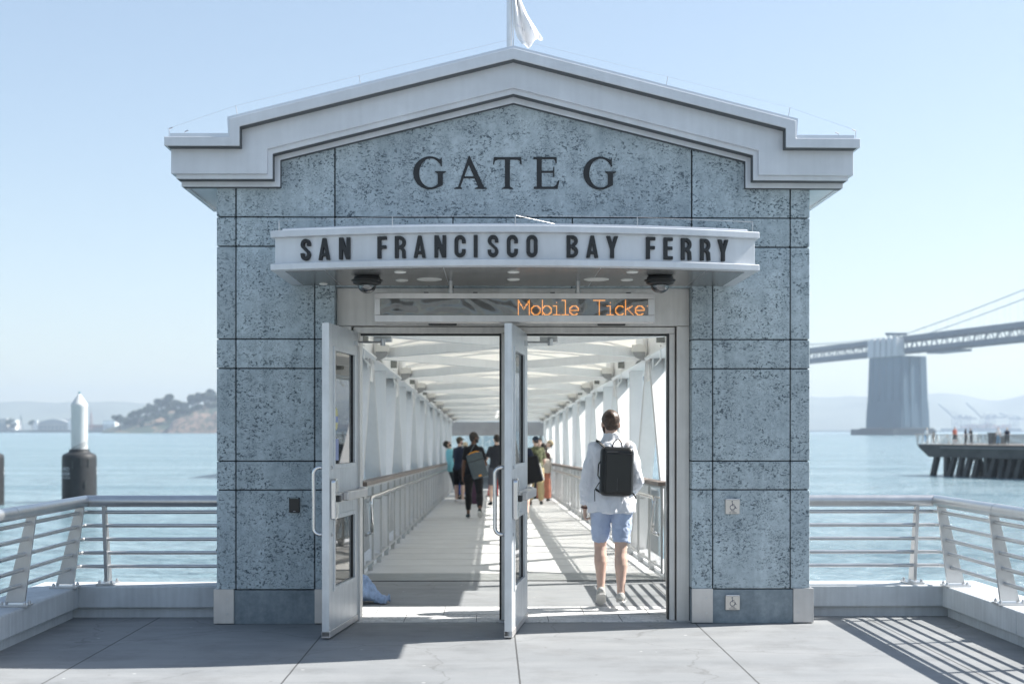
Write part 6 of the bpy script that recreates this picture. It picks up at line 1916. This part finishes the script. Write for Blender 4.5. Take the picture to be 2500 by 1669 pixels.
b = MB(); b.tube([(0, 8, 11.5), (0, 8, 15)], .12, 8); b.bar((-1.5, 8, 13.5), (1.5, 8, 13.5), .15, .15); b.build('mast', M_FW, fb)

# ------------------------------------------------------------------ ISLAND, FAR SHORE AND HILLS
zi = lambda x: x / 3.92 / 1.0643                 # zoom (0,900) x -> u
vi = lambda y: (900 + y / 3.92) / 1.0643
TI = 2400.0
M_SOIL = bpy.data.materials.new('island_slope'); M_SOIL.use_nodes = True
_t = M_SOIL.node_tree; _b = _t.nodes['Principled BSDF']; _b.inputs['Roughness'].default_value = .95
_tc = nd(_t, 'ShaderNodeTexCoord'); _mp = nd(_t, 'ShaderNodeMapping'); _mp.inputs['Scale'].default_value = (1, 1, .35); _t.links.new(_tc.outputs['Object'], _mp.inputs[0])
_n = nd(_t, 'ShaderNodeTexNoise'); _n.inputs['Scale'].default_value = .05; _n.inputs['Detail'].default_value = 8; _t.links.new(_mp.outputs[0], _n.inputs['Vector'])
_r = nd(_t, 'ShaderNodeValToRGB'); _e = _r.color_ramp.elements; _e[0].position = .52; _e[1].position = .68; _e[0].color = (.04, .06, .04, 1); _e[1].color = (.26, .17, .12, 1)
_t.links.new(_n.outputs['Fac'], _r.inputs[0]); _t.links.new(_r.outputs[0], _b.inputs['Base Color'])
def terrain(name, ridge, T, depth, m, rough, seed, kind='structure', base=None, cliff=0.5):
    """a real landform: heights along the sight lines, falling off in front and behind"""
    us = np.linspace(ridge[0][0], ridge[-1][0], 110)
    hs = np.interp(us, [a for a, _ in ridge], [b_ for _, b_ in ridge])
    nr = 16; V = []; Fc = []
    for j in range(nr + 1):
        q = j / nr
        prof_ = min(1.0, (q / cliff)) ** .8 if q < cliff else (1 - ((q - cliff) / (1 - cliff)) ** 1.5)
        for i, u in enumerate(us):
            T_ = T + depth * q
            p = WT(u, VH, T_)
            hgt = max(0, (VH - hs[i]) / FPX * (T + depth * cliff)) + (CAM.z - WATER_Z)
            if hs[i] > VH: hgt = 0
            nz_ = noise.noise(Vector((p.x * rough + seed, p.y * rough, 0))) + .5 * noise.noise(Vector((p.x * rough * 3 + seed, p.y * rough * 3, 4)))
            V.append((p.x, p.y, WATER_Z - 1.5 + (hgt + 1.5) * prof_ * (1 + .16 * nz_ * (1 if q < 0.99 else 0))))
    n = len(us)
    for j in range(nr):
        for i in range(n - 1): Fc.append((j * n + i, j * n + i + 1, (j + 1) * n + i + 1, (j + 1) * n + i))
    b = MB(); b.add(V, Fc); o_ = b.build(name, m, None, smooth='all'); tag(o_, kind=kind); return o_
ridge = [(zi(a), vi(b_)) for a, b_ in ((960, 596), (1020, 575), (1100, 548), (1200, 520), (1270, 480), (1400, 440), (1500, 410), (1640, 385), (1750, 400), (1850, 370), (2000, 340), (2100, 330), (2400, 300), (2900, 320), (3300, 400), (3700, 590))]
terrain('island_hill', ridge, TI - 60, 340, M_SOIL, 0.02, 3, cliff=.35)
M_CLIFF = M_SOIL.copy(); M_CLIFF.name = 'bare_cliff_rock'
for n_ in M_CLIFF.node_tree.nodes:
    if n_.type == 'MAPPING': n_.inputs['Scale'].default_value = (1, 1, .22)
    if n_.type == 'TEX_NOISE': n_.inputs['Scale'].default_value = .13
    if n_.type == 'VALTORGB':
        n_.color_ramp.elements[0].position = .36; n_.color_ramp.elements[1].position = .58
        n_.color_ramp.elements[0].color = (.05, .06, .045, 1); n_.color_ramp.elements[1].color = (.23, .16, .12, 1)
cl_r = [(zi(a), vi(b_)) for a, b_ in ((1600, 575), (1660, 500), (1700, 470), (1780, 450), (1850, 440), (1920, 425), (2000, 430), (2100, 415), (2300, 410), (2600, 430), (2700, 570))]
terrain('island_cliff', cl_r, TI - 100, 130, M_CLIFF, 0.03, 8, cliff=.3)
M_HILL = mat('far_hill_cover', (0.14, 0.15, 0.11), 0.95, var=.35, scale=.004)
ridge = [(zi(a), vi(b_)) for a, b_ in ((-900, 330), (-300, 345), (0, 330), (200, 315), (380, 305), (520, 312), (660, 300), (850, 302), (1040, 293), (1150, 300), (1300, 308), (1480, 318), (1700, 330), (2100, 345), (2600, 330), (3400, 300))] 
ridge += [(1100, 900), (1500, 905), (1800, 911), (1858, 913), (1900, 916), (1960, 906), (2000, 904), (2090, 905), (2130, 896), (2146, 892.5), (2165, 890), (2180, 891), (2205, 893), (2240, 906), (2275, 915), (2310, 913), (2349, 904), (2480, 892), (2700, 900), (3200, 920)]
ridge = [r_ for r_ in ridge if not (850 < r_[0] < 1000)]
ridge.sort()
terrain('far_hills', ridge, 5600, 1200, M_HILL, 0.0016, 11, cliff=.75)
# low far shore
M_SHORE = mat('shore_ground', (0.13, 0.13, 0.12), .9, var=.4, scale=.02)
b = MB(); 
pa, pb2 = WT(-300, VH, 3050), WT(zi(1150), VH, 3050)
b.prism([(pa.x, pa.y), (pb2.x, pb2.y), (pb2.x + 30, pb2.y + 240), (pa.x - 30, pa.y + 240)], WATER_Z - 1, WATER_Z + 5.5, axis='z'); tag(b.build('shore', M_SHORE), kind='structure')
pa, pb2 = WT(1500, VH, 4350), WT(2800, VH, 4350)
b = MB(); b.prism([(pa.x, pa.y), (pb2.x, pb2.y), (pb2.x + 30, pb2.y + 240), (pa.x - 30, pa.y + 240)], WATER_Z - 1, WATER_Z + 4.0, axis='z'); tag(b.build('shore', M_SHORE), kind='structure')

# trees of the island
M_LEAF = mat('dark_foliage', (0.045, 0.065, 0.04), .8, var=.5, scale=.25)
M_TRUNK = mat('trunk_bark', (0.10, 0.08, 0.06), .9)
def tree_proto(seed, umbrella):
    r_ = random.Random(seed)
    crown = MB(); trunk = MB()
    trunk.tube([(0, 0, -2), (0.3, 0, 5), (r_.uniform(-.8, .8), 0.4, 10), (r_.uniform(-1, 1), 0.4, 15)], [.9, .7, .5, .25], 7)
    blobs = []
    for i in range(9):
        a = r_.uniform(0, 2 * pi); rr = r_.uniform(0, 6.0 if umbrella else 4.5); z = r_.uniform(9.5, 16.5) if not umbrella else r_.uniform(11, 15.5)
        c = Vector((cos(a) * rr, sin(a) * rr, z)); blobs.append((c, r_.uniform(2.0, 3.8)))
        trunk.tube([(0.2, 0.2, r_.uniform(5, 9)), c], [.3, .1], 5)
    for c, R_ in blobs:
        for j in range(150):
            v = Vector((r_.gauss(0, 1), r_.gauss(0, 1), r_.gauss(0, .75))); v.normalize(); q = c + v * R_ * r_.uniform(.5, 1.05)
            s = r_.uniform(.35, .8); n_ = Vector((r_.gauss(0, 1), r_.gauss(0, 1), r_.gauss(0, 1))).normalized(); x_ = n_.orthogonal().normalized() * s; y_ = n_.cross(x_).normalized() * s * .8
            crown.add([q - x_ - y_, q + x_ - y_, q + x_ + y_, q - x_ + y_], [(0, 1, 2, 3)])
    r = thing('tree', '', 'tree'); crown.build('crown', M_LEAF, r); trunk.build('trunk', M_TRUNK, r)
    return r
prots = [tree_proto(31, True), tree_proto(32, False), tree_proto(33, False), tree_proto(34, True)]
used = [False] * 4
TR = [(1148, 560, 445, 0, 'rounded dark tree standing alone at the low left tip of the island'), (1275, 505, 412, 1, ''), (1330, 490, 400, 2, ''), (1395, 470, 366, 0, ''), (1450, 450, 372, 3, ''), (1500, 440, 345, 1, ''),
      (1545, 425, 290, 3, ''), (1610, 400, 262, 2, 'tall dark tree with a spiky top where the island ridge steps up'), (1680, 410, 300, 0, ''), (1735, 420, 318, 3, ''), (1790, 420, 335, 1, ''), (1840, 380, 262, 2, ''),
      (1900, 370, 250, 0, ''), (1955, 365, 232, 3, ''), (2020, 350, 214, 2, 'tallest island tree, beside the left stone pillar'), (2060, 345, 262, 1, ''), (1580, 470, 380, 3, ''), (1700, 470, 390, 2, ''), (1480, 500, 430, 1, ''), (1400, 530, 455, 2, ''), (1250, 560, 480, 0, ''), (2110, 350, 250, 0, ''), (1640, 440, 350, 0, ''), (1770, 450, 370, 3, '')]
TR += [(x_, y_, y_ - 62 - (i_ * 17) % 30, i_ % 4, '') for i_, (x_, y_) in enumerate(((1210, 565), (1310, 540), (1360, 575), (1430, 545), (1450, 585), (1520, 520), (1560, 570), (1590, 520), (1640, 560), (1690, 500), (1755, 470), (1820, 445), (1880, 430), (1930, 420), (1990, 415), (2045, 410), (1340, 450), (1420, 420), (1540, 380), (1860, 350), (1980, 300)))]
for i, (x, yb, yt, kd, lb) in enumerate(TR):
    t_ = TI + 40 + (i * 37) % 60 - (60 if yb > 440 else 0)
    o_ = prots[kd] if not used[kd] else copy_tree(prots[kd]); used[kd] = True
    p = WT(zi(x), vi(yb), t_)
    H_ = (vi(yb) - vi(yt)) / FPX * t_
    sc = H_ / 17.0 * 1.22
    o_.location = (p.x, p.y, p.z - 3 * sc); o_.scale = (sc * (1.15 if kd in (0, 3) else 1.0), sc * 1.1, sc); o_.rotation_euler = (0, 0, i * 1.3)
    if lb: o_['label'] = lb; 
    else: o_['label'] = 'dark leafy tree among the closely grown trees of the island slope'; o_['group'] = 'island slope trees'
# buildings on the far shore
def house(x0, x1, yb, yt, t_, roofk, m, lab, dz=0, dpt=40, wins=5):
    pa, pb2 = WT(zi(x0), vi(yb), t_), WT(zi(x1), vi(yb), t_); w_ = pb2.x - pa.x
    h_ = (vi(yb) - vi(yt)) / FPX * t_
    r = thing('shore_building', lab, 'building', ((pa.x + pb2.x) / 2, pa.y, WATER_Z + 5.2))
    hh = h_ + (pa.z - (WATER_Z + 5.2))
    if roofk == 'arch':
        b = MB(); b.box(-w_ / 2, w_ / 2, 0, dpt, 0, hh * .55); b.build('wall', m, r)
        b = MB(); P = [(-w_ / 2 + w_ * i / 14, hh * .55 + hh * .45 * sin(pi * i / 14) ** .8) for i in range(15)]; b.prism(P, .5, dpt - .5); b.build('roof', mat('grey_hangar_roof', (0.30, 0.31, 0.31), .7), r)
        for s in (-1, 1):
            b = MB(); b.box(s * w_ / 2 - 5, s * w_ / 2 + 5, -2, 6, 0, hh * .9); b.build('corner_tower', M_WHITE, r)
    else:
        b = MB(); b.box(-w_ / 2, w_ / 2, 0, dpt, 0, hh); b.build('wall', m, r)
        b = MB(); b.box(-w_ / 2 - .6, w_ / 2 + .6, -.6, dpt + .6, hh, hh + 1.2); b.build('roof', mat('pale_roof', (0.55, 0.55, 0.53), .7), r)
    for i in range(wins):
        b = MB(); xx = -w_ / 2 + w_ * (i + .5) / wins; b.box(xx - w_ / wins * .32, xx + w_ / wins * .32, -.2, .3, hh * .12, hh * (.42 if roofk == 'arch' else .6)); b.build('window', mat('dim_window', (0.16, 0.19, 0.21), .4), r)
M_TANW = mat('tan_wall', (0.40, 0.38, 0.34), .8)
house(338, 672, 570, 482, 3080, 'arch', M_TANW, 'wide hangar with an arched grey roof on the far shore, left of the guide pile', wins=9)
house(985, 1098, 528, 496, 3060, 'flat', M_WHITE, 'long low white building on the far shore at the foot of the island', wins=6)
house(-10, 62, 560, 480, 3090, 'flat', M_TANW, 'grey block at the left edge of the far shore', wins=3)
house(100, 146, 548, 492, 3075, 'flat', M_WHITE, 'small white house among trees on the far shore', wins=2)
house(620, 690, 560, 484, 3160, 'flat', M_WHITE, 'white block behind the right end of the arched hangar', wins=3)
house(850, 980, 560, 535, 3070, 'flat', mat('rusty_shed', (0.36, 0.20, 0.14), .8), 'low rusty shed on the far shore, right of the guide pile', wins=4)
for (x, yb, yt, lb) in ((95, 565, 480, 'dark tree beside the small white house on the far shore'), (140, 580, 520, 'low dark bush in front of the small white house on the far shore'), (305, 560, 495, 'dark tree at the left end of the arched hangar')):
    o_ = copy_tree(prots[1]); t_ = 3060; p = WT(zi(x), vi(yb), t_); sc = (vi(yb) - vi(yt)) / FPX * t_ / 17 * 1.1
    o_.location = (p.x, p.y, p.z - 2 * sc); o_.scale = (sc * 1.2, sc, sc); o_['label'] = lb
    if 'group' in o_: del o_['group']
def lattice(x, yb, yt, m, lab):
    p = WT(zi(x), vi(yb), 3055); h_ = (vi(yb) - vi(yt)) / FPX * 3055
    r = thing('mast', lab, 'mast', (p.x, p.y, WATER_Z + 5)); b = MB(); w_ = 3.2
    for sx, sy in ((-1, -1), (1, -1), (1, 1), (-1, 1)): b.bar((sx * w_, sy * w_, 0), (sx * .7, sy * .7, h_), .7, .7)
    for i in range(9):
        a = i / 9; c = (i + 1) / 9; ra = w_ + (0.7 - w_) * a; rc = w_ + (.7 - w_) * c
        b.bar((-ra, -ra, h_ * a), (rc, -rc, h_ * c), .5, .5); b.bar((ra, -ra, h_ * a), (-rc, -rc, h_ * c), .5, .5)
    b.build('lattice', m, r); b = MB(); b.tube([(0, 0, h_), (0, 0, h_ * 1.25)], .5, 6); b.build('tip', m, r)
lattice(872, 560, 395, mat('rust_lattice', (0.30, 0.16, 0.13), .7), 'rusty lattice mast on the far shore right of the guide pile')
lattice(200, 560, 430, M_BSTEEL, 'thin grey mast on the far shore left of the arched hangar')
# container cranes
zc = lambda x: (1900 + x / 3.137) / 1.0643
vc = lambda y: (650 + y / 3.137) / 1.0643
TC = 4300.0
M_CR = mat('crane_paint', (0.30, 0.32, 0.35), .6)
def crane(x, lab, boom, yt=1140, back=70):
    p = WT(zc(x), VH, TC); k = TC / FPX / 3.137 / 1.0643 
    r = thing('container_crane', lab, 'crane', (p.x, p.y, WATER_Z + 4)); hz = (1240 - yt) * k; W_ = 42 * k
    b = MB()
    for sx in (-.5, .5):
        for sy in (0, 25): b.bar((sx * W_, sy, 0), (sx * W_, sy, hz), 2.2, 2.2)
        b.bar((sx * W_, 0, hz * .45), (sx * W_, 25, hz * .45), 2, 2)
    b.bar((-.5 * W_, 0, hz * .45), (.5 * W_, 0, hz * .45), 2, 2.4); b.bar((-.5 * W_, 0, hz * .45), (.5 * W_, 0, hz), 1.5, 1.5)
    b.build('leg_frame', M_CR, r)
    b = MB(); b.bar((-.5 * W_, 12, hz), (.5 * W_ + back * k, 12, hz), 5, 5); b.box(.5 * W_, .5 * W_ + 18 * k, 8, 16, hz + 2.6, hz + 9); b.build('girder', M_CR, r)
    b = MB(); ex, ez = boom[0] * k, boom[1] * k
    b.bar((-.5 * W_, 12, hz), (-.5 * W_ - ex, 12, hz + ez), 4, 4); b.build('boom', M_CR, r)
    b = MB(); b.bar((-.5 * W_, 12, hz), (0, 12, hz + 30 * k), 2, 2); b.bar((.5 * W_, 12, hz), (0, 12, hz + 30 * k), 2, 2); b.bar((0, 12, hz + 30 * k), (-.5 * W_ - ex * .7, 12, hz + ez * .72), 1, 1); b.build('mast_frame', M_CR, r)
crane(1375, 'faint harbour crane with raised boom, right of the bridge anchorage', (118, 105))
crane(1590, 'faint harbour crane with the longest raised boom, above the salmon shirted man', (120, 112), back=110)
crane(1640, 'faint harbour crane with level girder right behind the long boom crane', (10, 2), 1138, back=90)
crane(1820, 'faint harbour crane with bent boom at the right edge of the harbour', (95, 45), 1150)
crane(1450, 'faint low harbour crane with level girder between the raised booms', (8, 1), 1148, back=60)
p = WT(zc(1560), VH, TC - 60)
r = thing('container_ship', 'faint long dark container ship under the harbour cranes', 'ship', (p.x, p.y, WATER_Z)); k = TC / FPX / 3.137 / 1.0643
b = MB(); b.prism([(-280 * k, 0), (-295 * k, 26 * k), (300 * k, 26 * k), (300 * k, 0)], 0, 30); b.build('hull', M_BSTEEL, r)
b = MB()
for i, (x, h_) in enumerate(((-120, 22), (-60, 34), (0, 28), (70, 38), (140, 25), (200, 30))): b.box((x - 26) * k, (x + 26) * k, 4, 26, 26 * k + .01, (26 + h_) * k)
b.build('container_stack', mat('container_mix', (0.36, 0.24, 0.22), .7, var=.7, scale=.05), r)

# ------------------------------------------------------------------ HAZE
def haze():
    m = bpy.data.materials.new('haze'); m.use_nodes = True; t = m.node_tree
    t.nodes.remove(t.nodes['Principled BSDF'])
    v = nd(t, 'ShaderNodeVolumePrincipled'); v.inputs['Color'].default_value = (0.55, 0.63, 0.73, 1); v.inputs['Density'].default_value = HAZE_D; v.inputs['Anisotropy'].default_value = 0.25
    t.links.new(v.outputs[0], t.nodes['Material Output'].inputs['Volume'])
    b = MB(); b.box(-7200, 7200, -450, 7300, WATER_Z - 1.6, 215); o_ = b.build('haze', m); tag(o_, kind='stuff'); return o_
HAZE_D = 0.00018
haze()
bpy.data.scenes.remove(TMP)
